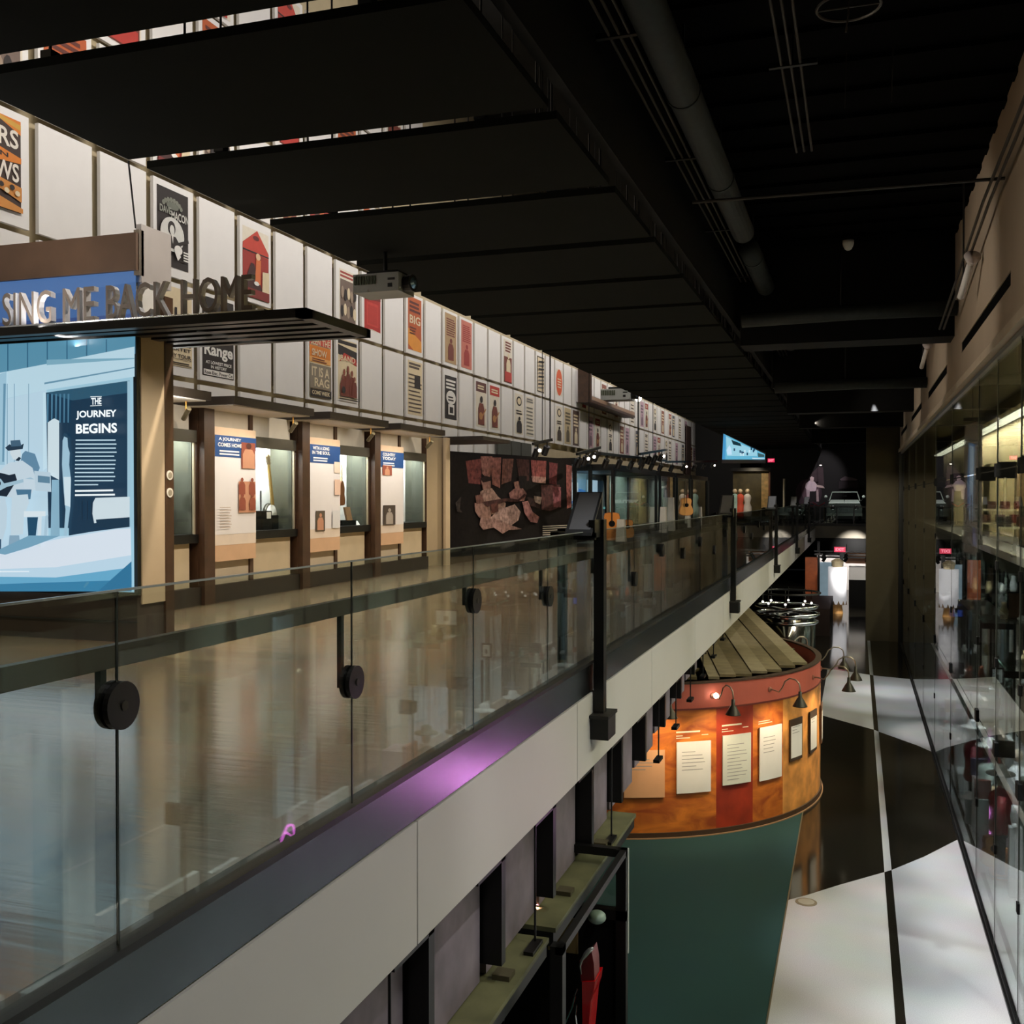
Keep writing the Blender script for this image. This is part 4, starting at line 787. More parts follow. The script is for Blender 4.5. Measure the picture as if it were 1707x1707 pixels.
MB().box((-2.477, -1, 1.27), (-2.463, 67, 1.278), M((170, 176, 172), .2, .3)).build('top_edge', bal)
# rail across the bridge
br_ = thing('bridge_railing', 'dark railing across the far end of the void', 'railing', (-1, 67.3, 0))
MB().box((-2.5, 67.28, 1.0), (1.7, 67.36, 1.08), BLACKM).build('handrail', br_)
MB().box((-2.45, 67.3, .03), (1.7, 67.32, 1.0), GLASS).build('glass_pane', br_)
for x in (-2.2, -1.2, -.2, .8): MB().box((x, 67.26, 0), (x+.08, 67.38, 1.0), BLACKM).build('baluster', br_)

# lectern posts bracketed on the fascia
ords = ['nearest', 'second', 'third', 'fourth', 'fifth']
for i, y in enumerate((9.85, 21.4, 33.2, 45.0, 56.5)):
    t = thing('reader_lectern', 'black steel lectern with tilted grey reading panel beside the glass, %s along the void' % ords[i], 'lectern', (-2.4, y, -.65), 'lecterns along the balustrade')
    MB().box((-2.43, y-.06, -.55), (-2.33, y+.06, 1.39), BLACKM).build('post', t)
    MB().box((-2.44, y-.16, -.74), (-2.26, y+.16, -.52), BLACKM).box((-2.45, y-.2, -.53), (-2.25, y+.2, -.5), DARK).build('bracket', t)
    MB().box((-2.8, y-.05, 0.0), (-2.72, y+.03, 1.3), BLACKM).build('leg', t)
    MB().box((-2.8, y-.3, 1.2), (-2.36, y-.24, 1.27), BLACKM).box((-2.42, y-.3, 1.22), (-2.36, y+.05, 1.39), BLACKM).box((-2.8, y-.3, 1.2), (-2.72, y+.03, 1.27), BLACKM).build('crossbar', t)
    MB().prism([(-2.64, y-.35, 1.27), (-2.64, y+.1, 1.66), (-2.64, y+.1, 1.63), (-2.64, y-.35, 1.24)], (.26, 0, 0), M((60, 62, 64), .5)).build('reading_panel', t)
    MB().poly([(-2.61, y-.32, 1.3), (-2.4, y-.32, 1.3), (-2.4, y+.08, 1.65), (-2.61, y+.08, 1.65)], M((136, 138, 142), .45)).build('screen', t)
    MB().box((-2.5, y+.1, 1.35), (-2.385, y+.14, 1.65), M((90, 92, 94), .5)).build('side_cheek', t)

# ================================================================ LOWER LEFT: stained panels, fins, ledge, dark case
PUR = M((124, 114, 124), .7, 0, 0, .45, 1.6)
for i in range(13):
    ya = 3.1+1.38*i; zb = -2.02 if ya < 11 else -2.02+.1*(ya-10.8)
    if zb > -1.12: break
    tag(MB().box((-2.72, ya+.1, zb), (-2.66, ya+1.34, -1.03), PUR).build('stained_panel'), 'purplish grey stained panel hanging below the white fascia, %s from the near end' % nth(i), 'wall panel', 'stained panels under the walkway')
    zf = zb+.12
    tag(MB().box((-2.68, ya, zf), (-2.5, ya+.09, -1.03), BLACKM).box((-2.68, ya-.5, -1.12), (-2.5, ya+.09, -1.03), BLACKM).build('steel_fin'), 'black steel fin between the stained panels, %s from the near end' % nth(i), 'fin', 'black fins under the walkway')
    if i % 2 == 1 or i > 7:
        y = ya+.75; t = thing('drop_rod', 'thin black rod with foot clamp hanging before the stained panels, %s fin bay' % nth(i), 'rod', (-2.5, y, zb), 'drop rods')
        MB().tube([(-2.47, y, -1.0), (-2.47, y, zb-.0)], .01, BLACKM, 6).build('rod', t); MB().box((-2.5, y-.22, zb-.03), (-2.42, y+.05, zb+.01), BLACKM).build('foot', t)
LG = M((104, 104, 72), .6, 0, 0, .3, 3)
for i, (ya, yb, z) in enumerate(((5.2, 8.15, -2.06), (8.35, 11.7, -2.06))):
    t = thing('timber_ledge', 'greenish weathered ledge below the stained panels, %s' % ('near one', 'far one by the orange drum')[i], 'ledge', (-2.6, ya, z))
    MB().box((-2.72, ya, z-.02), (-2.4, yb, z+.02), LG).build('top_board', t); MB().box((-2.72, ya, z-.14), (-2.42, yb, z-.02), BLACKM).build('beam', t)
    for q in range(2): MB().box((-2.6, ya+.7+1.4*q, z+.02), (-2.46, ya+.84+1.4*q, z+.06), M((80, 74, 52), .6)).build('cleat', t)
dc = thing('dark_vitrine', 'tall black-framed glass case under the walkway with red-lit interior', 'glass display case', (-2.9, 9, -4.5))
xa, xb, ya, yb, zt = -3.5, -2.13, 7.6, 10.0, -1.86
for x, y in ((xa, ya), (xb-.1, ya), (xa, yb-.1), (xb-.1, yb-.1)): MB().box((x, y, -4.5), (x+.1, y+.1, zt), BLACKM).build('corner_post', dc)
MB().box((xa, yb-.1, -2.56), (xb, yb, -2.46), BLACKM).box((xa, yb-.08, zt-.08), (xb, yb, zt), BLACKM).box((xa, ya, zt-.08), (xa+.08, yb, zt), BLACKM).box((xb-.06, ya, zt-.06), (xb, yb, zt), BLACKM).build('frame', dc)
MB().box((xa, yb-.03, -2.46), (xb-.1, yb-.02, zt-.08), GLASS2).build('glass_pane', dc)
MB().box((xb-.002, yb-.03, -2.9), (xb+.01, yb+.0, zt), M((220, 224, 216), .3)).build('edge_trim', dc)
MB().box((xa, yb-.06, -4.5), (xb-.1, yb-.04, -2.56), BLACK).box((xa-.02, ya, -4.5), (xa, yb, zt), BLACK).box((xa, ya, -4.5), (xb, yb, -4.44), BLACK).build('back_panel', dc)
y = yb-.09; tag(MB().box((-2.93, y, -2.95), (-2.62, y+.02, -2.6), M((104, 88, 50), .6)).build('paper_card'), 'square yellowish card on the back of the dark red-lit case', 'card')
hb = MB().ball(at(995, 1520, y=9.6)+Vector((0, 0, -.05)), .09, M((150, 172, 160), .4), 12, (1, 1, .7)); tag(hb.build('dome_cap', None, True), 'small pale green dome at the top of the dark red-lit case', 'dome')
# red finned exhibit
rd = thing('red_tail_fin', 'glossy red fin with chrome tip and chrome side trim inside the dark glass case', 'vehicle tail fin', tuple(at(975, 1707, y=9.0)))
RED = M((196, 10, 20), .25, 0, 0, 0, 3, .5, .5); DRED = M((110, 8, 16), .3, 0, 0, 0)
def q9(pts, y, ex, m, mb): mb.prism([at(u, v, y=y) for u, v in pts], (0, ex, 0), m)
b = MB(); q9([(970, 1637), (992, 1636), (990, 1652), (985, 1668), (978, 1750), (968, 1750), (971, 1700)], 9.0, .3, RED, b); b.build('fin_body', rd)
b = MB(); q9([(966, 1602), (975, 1596), (986, 1585), (990, 1607), (991, 1636), (969, 1637), (967, 1620)], 9.02, .2, DRED, b); b.build('tail_lamp', rd)
MB().tube([at(u, v, y=8.98) for u, v in ((989, 1580), (983, 1584), (977, 1590), (970, 1600), (967, 1610), (969, 1624))], [.01, .022, .024, .014, .01, .006], M((206, 208, 204), .25, .7, 0, 0), 10).build('chrome_tip', rd, True)
MB().tube([at(u, v, y=8.95) for u, v in ((958, 1660), (953, 1680), (944, 1700), (930, 1725))], .014, CHROME, 8).tube([at(u, v, y=8.95) for u, v in ((962, 1648), (957, 1662), (955, 1678))], .008, CHROME, 8).tube([at(u, v, y=8.95) for u, v in ((961, 1675), (959, 1692), (963, 1725))], .008, CHROME, 8).build('side_trim', rd)
spot((-2.7, 8.7, -2.0), (-2.5, 9.1, -3.6), 40, 60, (1, .5, .45)); spot((-3.0, 8.2, -2.3), (-3.4, 8.3, -4.5), 30, 90, (1, .12, .05))
tag(MB().box((-12, 4.2, -4.5), (-3.6, 4.4, -1.1), M((60, 16, 14), .8)).build('partition_wall'), 'dark red partition beneath the walkway behind the dark case', 'partition')
tag(MB().box((-7, 11.6, -4.5), (-3.1, 11.8, -1.1), M((30, 12, 12), .8)).build('partition_wall'), 'near-black partition beneath the walkway beyond the dark case', 'partition')

# ================================================================ ORANGE DRUM
CX, CY, RD = -5.2, 22.4, 4.5; ZB, ZT = -4.5, -1.75
def drum_material():
    m = bpy.data.materials.new('painted_plywood'); m.use_nodes = True; nt = m.node_tree; b = nt.nodes['Principled BSDF']
    tc = nt.nodes.new('ShaderNodeTexCoord'); mp_ = nt.nodes.new('ShaderNodeMapping'); mp_.inputs['Scale'].default_value = (1, 1, 2.4)
    n = nt.nodes.new('ShaderNodeTexNoise'); n.inputs['Scale'].default_value = 1.5; n.inputs['Detail'].default_value = 8; n.inputs['Distortion'].default_value = 1.2
    r = nt.nodes.new('ShaderNodeValToRGB'); r.color_ramp.elements[0].position = .3; r.color_ramp.elements[1].position = .68
    r.color_ramp.elements[0].color = rgb((150, 66, 24)); r.color_ramp.elements[1].color = rgb((222, 128, 42))
    nt.links.new(tc.outputs['Object'], mp_.inputs[0]); nt.links.new(mp_.outputs[0], n.inputs['Vector']); nt.links.new(n.outputs['Fac'], r.inputs[0]); nt.links.new(r.outputs[0], b.inputs['Base Color'])
    b.inputs['Roughness'].default_value = .55; return m
DRW = drum_material()
def arc(a0, a1, r, n): return [(CX+r*math.cos(math.radians(a0+(a1-a0)*i/n)), CY+r*math.sin(math.radians(a0+(a1-a0)*i/n))) for i in range(n+1)]
def shell(mb, a0, a1, r, t, za, zb, m, n=None):
    n = n or max(2, int(abs(a1-a0)/3)); o_ = arc(a0, a1, r, n); i_ = arc(a0, a1, r-t, n)
    for k in range(n):
        p = [o_[k], o_[k+1], i_[k+1], i_[k]]
        mb.prism([(x, y, za) for x, y in p], (0, 0, zb-za), m)
dm = thing('exhibit_drum', 'big curved orange wooden drum with framed sheets and gooseneck lamps on the lower floor', 'exhibit drum', (CX, CY, ZB))
def ang(u, v, r=RD):
    d = ray(u, v); ox, oy = -CX, -CY; A = d.x**2+d.y**2; B = 2*(ox*d.x+oy*d.y); Cc = ox*ox+oy*oy-r*r; D = B*B-4*A*Cc
    t = (-B-math.sqrt(max(0, D)))/(2*A); p = Vector((d.x*t, d.y*t, EYE+d.z*t)); return math.degrees(math.atan2(p.y-CY, p.x-CX)), p.z, p
aJ1 = ang(1194, 1250)[0]; aJ2 = ang(1255, 1250)[0]; aJ3 = ang(1305, 1250)[0]
segs = [(-130, aJ1, DRW), (aJ1, aJ2, M((160, 50, 22), .55, 0, 0, .35, 2)), (aJ2, aJ3, DRW), (aJ3, 20, M((206, 140, 70), .6, 0, 0, .5, 2.2)), (20, 75, M((150, 70, 50), .6))]
for a0, a1, m in segs:
    b = MB(); shell(b, a0, a1, RD, .08, ZB+.1, -2.2, m); b.build('wall_panel', dm)
b = MB(); shell(b, -130, 75, RD, .08, -2.2, ZT, M((200, 100, 80), .6, 0, 0, .12, 1)); b.build('top_band', dm)
b = MB(); shell(b, -130, 75, RD+.02, .12, ZT, ZT+.03, M((70, 50, 34), .6)); b.build('rim', dm)
b = MB(); shell(b, -130, 75, RD+.012, .1, -2.22, -2.19, M((120, 50, 36), .6)); b.build('band_trim', dm)
b = MB(); shell(b, -130, 75, RD+.03, .1, ZB, ZB+.1, M((70, 50, 34), .5)); shell(b, -130, 75, RD+.06, .02, ZB, ZB+.02, M((170, 130, 96), .4)); b.build('skirting', dm)
b = MB(); b.prism([(x, y, ZT-.5) for x, y in arc(-130, 230, RD-.15, 40)[:-1]], (0, 0, .02), BLACK); b.build('inner_deck', dm)
# slatted roof boards
dv = Vector((-.204, .979, 0)); pv = Vector((.979, .204, 0)); c0 = Vector((CX, CY, 0))
RF = [M((150, 136, 104), .7, 0, 0, .15, 4), M((112, 98, 66), .75, 0, 0, .2, 4), M((132, 118, 86), .75, 0, 0, .2, 4)]
off = 3.97; k = 0
while off > -4.0:
    wdt = .3 if k < 6 else .2; gap = .012 if k < 6 else .22
    m = off-wdt/2; h = math.sqrt(max(.05, (RD-.22)**2-m*m))
    zz = ZT+.02+.02*(k % 2)
    h2 = 14.5
    b = MB(); b.prism([c0+pv*(m+wdt/2)-dv*h+Vector((0, 0, zz)), c0+pv*(m-wdt/2)-dv*h+Vector((0, 0, zz)), c0+pv*(m-wdt/2)+dv*h2+Vector((0, 0, zz)), c0+pv*(m+wdt/2)+dv*h2+Vector((0, 0, zz))], (0, 0, .05), RF[k % 3]); b.build('roof_board', dm)
    off -= wdt+gap; k += 1
b = MB(); b.beam(c0-pv*4.1+dv*.6+Vector((0, 0, ZT-.06)), c0+pv*4.1+dv*.6+Vector((0, 0, ZT-.06)), .12, .1, RF[1]); b.beam(c0-pv*3.4-dv*2.4+Vector((0, 0, ZT-.06)), c0+pv*3.4-dv*2.4+Vector((0, 0, ZT-.06)), .12, .1, RF[1]); b.build('roof_joist', dm)
# sheets on the drum
def sheet(u0, v0, u1, v1, lab, frame=None, col=(226, 224, 220), head=None, ln=8, cat='document'):
    a0, z0_, _ = ang(u0, v0); a1, z1_, _ = ang(u1, v1)
    # v0 top edge, v1 bottom edge measured at their own sides
    ztop, zbot = z0_, z1_
    t = thing('document_sheet', lab, cat, tuple(Vector((CX+RD*math.cos(math.radians(a0)), CY+RD*math.sin(math.radians(a0)), zbot))), 'sheets mounted round the orange drum')
    def P(fr, z, r): a = math.radians(a0+(a1-a0)*fr); return Vector((CX+r*math.cos(a), CY+r*math.sin(a), z))
    b = MB(); N = 6; e = .035 if frame else .0
    for i in range(N):
        f_, g_ = i/N, (i+1)/N
        b.prism([P(f_, zbot, RD+.045), P(g_, zbot, RD+.045), P(g_, zbot, RD+.02), P(f_, zbot, RD+.02)], (0, 0, ztop-zbot), M(frame or col, .6, 0, 0, .03))
    b.build('frame' if frame else 'sheet', t)
    b = MB(); ink = M((150, 150, 150), .7)
    if frame:
        for i in range(N): b.add([P(.06+.88*i/N, zbot+.06, RD+.048), P(.06+.88*(i+1)/N, zbot+.06, RD+.048), P(.06+.88*(i+1)/N, ztop-.13, RD+.048), P(.06+.88*i/N, ztop-.13, RD+.048)], [(0, 1, 2, 3)], M((222, 222, 220), .6, 0, 0, .02))
    for i in range(ln):
        zz = ztop-(ztop-zbot)*(.2+.07*i); L1 = .5+.35*rnd.random()
        b.add([P(.14, zz, RD+.051), P(L1, zz, RD+.051), P(L1, zz+.012, RD+.051), P(.14, zz+.012, RD+.051)], [(0, 1, 2, 3)], ink)
    b.build('writing', t)
    if head:
        b = MB(); wm = M((240, 226, 200), .6)
        for i, (fa, fb_, dz, hz) in enumerate(head):
            b.add([P(fa, ztop+dz, RD+.006), P(fb_, ztop+dz, RD+.006), P(fb_, ztop+dz+hz, RD+.006), P(fa, ztop+dz+hz, RD+.006)], [(0, 1, 2, 3)], wm)
        b.build('heading', t)
HD = [(.0, .7, .16, .03), (0, .95, .1, .014), (0, .4, .06, .014)]
sheet(1127, 1237, 1183, 1318, 'tall white typed letter sheet, lower left of the lit gooseneck lamp', head=HD, ln=6)
sheet(1203, 1226, 1249, 1302, 'white handwritten sheet with punched edge on the red drum section', head=HD, ln=11, col=(214, 216, 204))
sheet(1264, 1213, 1300, 1293, 'white sheet right of the handwritten one on the drum', head=[(0, .6, .06, .014), (0, .5, .1, .014)], ln=5)
sheet(1314, 1200, 1334, 1262, 'white sheet in dark frame under the gooseneck lamp with conical shade', frame=(60, 44, 30), ln=3)
sheet(1347, 1187, 1358, 1248, 'narrow framed white sheet near the right edge of the drum', frame=(60, 44, 30), ln=2)
sheet(1366, 1176, 1369.6, 1232, 'framed sheet at the extreme right edge of the drum', frame=(90, 60, 40), ln=0)
sheet(1040, 1250, 1107, 1328, 'pale brown ruled ledger sheet at the left of the drum', col=(226, 170, 126), ln=4)
# gooseneck lamps
def goose(a_deg, lab, lit=False, e=55):
    a = math.radians(a_deg); d = Vector((math.cos(a), math.sin(a), 0)); base = Vector((CX, CY, -1.98))+d*RD
    t = thing('gooseneck_lamp', lab, 'gooseneck lamp', tuple(base), 'gooseneck lamps on the drum')
    pts = [base, base+d*.1, base+d*.22+Vector((0, 0, -.02)), base+d*.3+Vector((0, 0, .08)), base+d*.36+Vector((0, 0, .2)), base+d*.47+Vector((0, 0, .27)), base+d*.6+Vector((0, 0, .26)), base+d*.68+Vector((0, 0, .2)), base+d*.7+Vector((0, 0, .12)), base+d*.7+Vector((0, 0, .06))]
    MB().tube(pts, .013, M((170, 160, 140), .3, .7), 8).build('arm', t, True)
    MB().lathe([(.05, -.004), (.05, .015), (.02, .03)], base, M((180, 120, 100), .4, .5), 14, d).build('wall_rose', t)
    tip = pts[-1]
    MB().lathe([(.03, .0), (.035, -.1), (.06, -.13), (.13, -.26), (.135, -.27), (.05, -.14), (.025, -.1)], tip, M((60, 56, 46), .4, .4), 16).build('lamp_shade', t, True)
    MB().ball(tip+Vector((0, 0, -.2)), .035, glow((255, 236, 205), 14 if lit else 6), 8).build('bulb', t, True)
    if lit: MB().ball(base+d*.12+Vector((0, 0, .02)), .05, glow((255, 240, 215), 12), 8).build('side_bulb', t, True)
    spot(tip+Vector((0, 0, -.28)), Vector((CX, CY, -3.2))+d*RD, e, 110, (1, .78, .5), .9)
aL = [ang(1188, 1160)[0], ang(1283, 1140)[0], ang(1347, 1125)[0]]
goose(aL[0], 'gooseneck lamp with a bright bare bulb over the typed letter on the drum', True)
goose(aL[1], 'gooseneck lamp with dark conical shade in front of the drum')
goose(aL[2]+4, 'gooseneck lamp at the right side of the drum, lowest in view')
goose(2, 'gooseneck lamp reaching out over the black floor from the right of the drum')
goose(18, 'gooseneck lamp farther round the right of the drum')
goose(38, 'gooseneck lamp at the far back of the drum beside the chrome column')
goose(ang(1100, 1180)[0], 'gooseneck lamp hidden partly behind the black fins')

# ================================================================ CHROME COLUMN beyond the drum, brown panel
cc = thing('chrome_column', 'polished chrome cylinder with stacked rings behind the orange drum', 'chrome column', (-1.93, 31.4, -4.5))
MB().lathe([(.82, 0), (.82, 2.6), (.8, 2.62)], (-1.95, 31.6, -4.5), M((170, 168, 160), .12, 1.0, 0, .15, 2), 36).build('body', cc, True)
for i, zz in enumerate((-2.05, -1.82, -1.6)):
    n = 36; rr = (.86, .9, .88)[i]; MB().tube([(-1.95+rr*math.cos(2*math.pi*k/n), 31.6+rr*math.sin(2*math.pi*k/n), zz) for k in range(n+1)], .05, CHROME, 8, False).build('ring', cc, True)
MB().lathe([(.86, 0), (.3, .1)], (-1.95, 31.6, -1.9), CHROME, 30).build('dish', cc, True)
MB().tube([(-1.95+.95*math.cos(2*math.pi*k/36), 31.6+.95*math.sin(2*math.pi*k/36), -1.2) for k in range(37)], .03, BLACKM, 8, False).build('top_hoop', cc)
for k in range(8):
    a = 2*math.pi*k/8; p = Vector((-1.95+.7*math.cos(a), 31.6+.7*math.sin(a), -1.5)); MB().ball(p, .035, glow((255, 250, 240), 2), 8).tube([p, p+Vector((0, 0, .4))], .012, CHROME, 6).build('lamp', cc)
spot((-.4, 29.0, -1.1), (-1.9, 31.6, -2.4), 120, 60)
tag(MB().box((-2.7, 59.6, -4.5), (-2.05, 60, -1.7), M((170, 84, 34), .6, 0, 0, .2)).build('brown_partition'), 'upright orange-brown panel below the walkway beyond the chrome column', 'panel')
spot((-1.8, 57, -1.5), (-2.3, 59.8, -2.6), 60, 60)

# ================================================================ FAR LOWER HALL
bn = thing('lit_column', 'glowing white cylindrical banner column on a gold foot in the lower hall', 'banner column', (-.93, 57.2, -4.5))
MB().lathe([(.47, 0), (.47, 1.95)], (-.95, 57.2, -4.0), M((232, 232, 236), .6, 0, .35, .02), 28).build('banner', bn, True)  # slight emission put into the banner to brighten its white
MB().lathe([(.3, 0), (.22, .5), (.2, .55)], (-.95, 57.2, -4.5), M((200, 150, 90), .4), 16).build('gold_foot', bn)
b = MB()
for k in range(12): a = 2*math.pi*k/12; b.prism([(-.95+.48*math.cos(a), 57.2+.48*math.sin(a), -4.02), (-.95+.5*math.cos(a+.3), 57.2+.5*math.sin(a+.3), -4.02), (-.95+.5*math.cos(a+.15), 57.2+.5*math.sin(a+.15), -3.8)], (0, 0, .01), M((90, 70, 46), .5))
b.build('cut_edge', bn); MB().lathe([(.25, 0), (.32, .3), (.1, .45)], (-.95, 57.2, -2.05), M((190, 176, 140), .5), 12).build('top_ornament', bn)
struct('wall_lower_far', MB().box((-2.5, 72, -4.5), (2.2, 72.2, -.9), M((206, 200, 194), .7, 0, 0, .05)))
spot((.0, 66, -1.1), (-.6, 72, -2.4), 420, 90, (1, .96, .94)); spot((-.4, 54.5, -1.1), (-.9, 57.2, -3), 50, 55)
tag(MB().box((-.4, 61, -3.0), (.9, 61.4, -2.25), WHITE).box((.7, 61, -4.5), (.9, 61.4, -2.25), WHITE).box((-.4, 61.05, -4.5), (.7, 61.35, -3.0), BLACK).build('white_portal'), 'white portal with a black opening right of the glowing column', 'portal')
spot((.3, 58.5, -1.1), (.3, 61, -2.6), 90, 60)
tag(MB().box((-.6, 63, -2.2), (1.2, 63.4, -1.6), M((150, 104, 74), .6)).build('brown_canopy'), 'rounded brown header above the white portal', 'header')
gd = thing('glass_door', 'pale blue glazed double door left of the glowing column', 'door', (-1.7, 62, -4.5))
MB().box((-2.02, 62, -4.2), (-1.35, 62.04, -2.1), M((150, 176, 190), .3, 0, .35)).build('pane', gd); MB().box((-2.14, 61.9, -4.5), (-2.0, 62.1, -.9), BLACKM).box((-2.1, 61.95, -1.85), (1.2, 62.05, -1.75), BLACKM).box((-1.35, 61.95, -4.5), (-1.28, 62.05, -2.0), BLACKM).build('frame', gd)  # slight emission put into the pane so the door looks lit
for i, z in enumerate((-1.3, -1.52)):
    track((-2.2, 58.5+i, z), (1.2, 58.5+i, z), 3, 'thin lighting track under the bridge, %s one' % ('upper', 'lower')[i])
tag(MB().box((-.86, 58.3, -2.3), (-.66, 58.4, -1.4), BLACKM).build('sign_hanger'), 'dark hanger below the red exit sign in the lower hall', 'bracket')
tag(MB().box((-2.4, 47.5, -4.5), (-1.1, 54, -3.3), M((44, 26, 22), .5)).build('low_cabinet'), 'low dark brown cabinet on the black floor before the glowing column', 'cabinet')

# ================================================================ UPPER FAR END: car, performer mural, stanchions
car = thing('vintage_car', 'dark convertible car with chrome windscreen frame and pale hood seen head-on', 'car', (-.75, 70, .12))
cx_ = -.75; CB = M((196, 202, 196), .3, .3); y0 = 69.3
MB().prism([(cx_-1.05, 0, .55), (cx_+1.05, 0, .55), (cx_+1.08, 0, 1.0), (cx_+.95, 0, 1.25), (cx_-.95, 0, 1.25), (cx_-1.08, 0, 1.0)], (0, 4.6, 0), M((44, 50, 46), .3, .3)).build('body', car)
o = C.objects[-1]; o.location.y += y0
MB().prism([(cx_-.95, y0, 1.22), (cx_+.95, y0, 1.22), (cx_+.85, y0+1.6, 1.42), (cx_-.85, y0+1.6, 1.42)], (0, 0, .06), CB).build('hood', car)
fr = [(cx_-.95, y0+1.6, 1.4), (cx_-.78, y0+2.0, 1.98), (cx_+.78, y0+2.0, 1.98), (cx_+.95, y0+1.6, 1.4)]
MB().tube(fr, .04, M((190, 200, 190), .25, .6), 8).build('windscreen_frame', car); MB().prism([Vector(p) for p in fr], (0, .02, 0), GLASS2).build('windscreen', car)
g = MB().box((cx_-.3, y0-.08, .7), (cx_+.3, y0, 1.15), M((60, 66, 66), .3, .8))
for k in range(9): g.box((cx_-.28+.065*k, y0-.1, .72), (cx_-.26+.065*k, y0-.08, 1.12), CHROME)
g.build('grille', car)
for sx in (-1, 1):
    MB().lathe([(.13, 0), (.15, .03), (.1, .06)], (cx_+sx*.72, y0, .98), CHROME, 16, (0, -1, 0)).build('headlight', car)
    MB().lathe([(.34, -.1), (.34, .1)], (cx_+sx*.95, y0+.8, .46), BLACK, 20, (1, 0, 0)).lathe([(.18, -.11), (.18, .11)], (cx_+sx*.95, y0+.8, .46), CHROME, 16, (1, 0, 0)).build('wheel', car)
    MB().tube([(cx_+sx*1.02, y0+1.8, 1.4), (cx_+sx*1.15, y0+1.7, 1.6)], .02, CHROME, 6).ball((cx_+sx*1.18, y0+1.7, 1.68), .1, M((200, 206, 200), .3, .3), 8).build('side_mirror', car)
MB().box((cx_-1.1, y0-.22, .45), (cx_+1.1, y0-.1, .6), M((80, 84, 80), .3, .8)).build('bumper', car)
MB().box((cx_-.15, y0+2.0, 1.7), (cx_+.15, y0+2.02, 1.78), CHROME).tube([(cx_, y0+.2, 1.3), (cx_, y0+.15, 1.5)], .03, CHROME, 6).build('ornament', car)
spot((-.6, 66, 5.5), (-.75, 70.5, 1.2), 1200, 40, (.95, 1, .95))
tag(MB().box((-2.3, 68.6, 0), (1.6, 75, .12), BLACKM).build('car_plinth'), 'low black plinth beneath the vintage convertible', 'plinth')
pm = thing('performer_mural', 'black wall mural of a white-shirted performer playing guitar in a purple spotlight', 'mural', (-3, 74, 1))
q = lambda u, v, k=0: at(u, v, y=76-.01*k)
MB().box((-6.5, 76, 0), (1.7, 76.2, 6.4), M((10, 10, 9), .8)).build('panel', pm)
a = MB(); kk = [0]
def pp_(pts, c, e=.0):
    kk[0] += 1; a.poly([q(u, v, kk[0]) for u, v in pts], M(c, .8, 0, e, .1, 4))
import math as _m
pp_([(1348+22*_m.cos(t*_m.pi/12), 822+24*_m.sin(t*_m.pi/12)) for t in range(24)], (56, 40, 50)); pp_([(1351+15*_m.cos(t*_m.pi/12), 818+20*_m.sin(t*_m.pi/12)) for t in range(24)], (96, 72, 82))
pp_([(1364, 778), (1372, 779), (1374, 810), (1340, 812), (1350, 792)], (66, 52, 56))
pp_([(1343, 806), (1350, 801), (1358, 803), (1362, 808), (1360, 818), (1356, 820), (1346, 819), (1342, 812)], (226, 206, 214)); pp_([(1350, 796), (1353, 794), (1357, 796), (1356, 803), (1351, 803)], (220, 196, 196)); pp_([(1348, 819), (1360, 819), (1361, 836), (1346, 836)], (24, 20, 22))
pp_([(1360, 808), (1372, 810), (1375, 814), (1362, 812)], (206, 186, 180)); pp_([(1344, 816), (1350, 817), (1349, 832), (1345, 832)], (196, 176, 184)); pp_([(1361, 816), (1364, 816), (1365, 836), (1361, 836)], (180, 160, 160))
a.build('mural_print', pm); a = MB(); pp_([(1400, 799), (1408, 794), (1420, 796), (1430, 799), (1428, 801), (1402, 801)], (90, 78, 84)); a.build('hat_print', pm); a = MB(); pp_([(1399, 802), (1430, 802), (1432, 815), (1398, 815)], (36, 28, 32))
a.build('mural_print', pm); spot((-1.8, 70, 6.2), (-2.6, 76, 3), 900, 36, (1, .9, .95))
tag(MB().tube([at(1368, 776, y=74), Vector((at(1368, 776, y=74).x, 74, 6.5))], .012, BLACKM, 6).lathe([(.05, 0), (.09, .03)], at(1368, 776, y=74), glow((255, 245, 235), 8), 10).build('spot_bulb'), 'bright spotlight bulb above the performer mural', 'light bulb')
for i, u in enumerate((1355, 1375)):
    p = at(u, 866, y=67.9); t = thing('stanchion', 'chrome rope stanchion before the vintage car, %s one' % ('left', 'right')[i], 'stanchion', (p.x, 67.9, 0), 'stanchions by the car')
    MB().tube([(p.x, 67.9, .03), (p.x, 67.9, 1.0)], .05, CHROME, 10).build('pole', t); MB().lathe([(.2, 0), (.2, .03), (.06, .08)], (p.x, 67.9, 0), CHROME, 20).build('base', t); MB().ball((p.x, 67.9, 1.03), .08, CHROME, 8).build('finial', t, True)
tag(MB().tube([at(1355, 838, y=67.9), at(1365, 844, y=67.9), at(1375, 838, y=67.9)], .03, M((150, 30, 36), .7), 8).build('barrier_rope'), 'rope strung between the two chrome stanchions', 'rope')
p = at(1307, 798, y=60); tag(MB().tube([(p.x, 60, 0), (p.x, 60, p.z)], .06, M((190, 190, 176), .4, .4), 8).build('white_pole'), 'slim pale pole standing against the dark far end of the walkway', 'pole')
spot((p.x+1, 57, 5), (p.x, 60, 1.5), 60, 30)
p = at(1284, 858, y=58); tag(MB().box((p.x-.35, 58, 0), (p.x+.25, 58.5, 1.1), M((170, 160, 140), .6)).build('pedestal'), 'pale fabric-covered stand at the far end of the walkway before the bridge', 'pedestal')

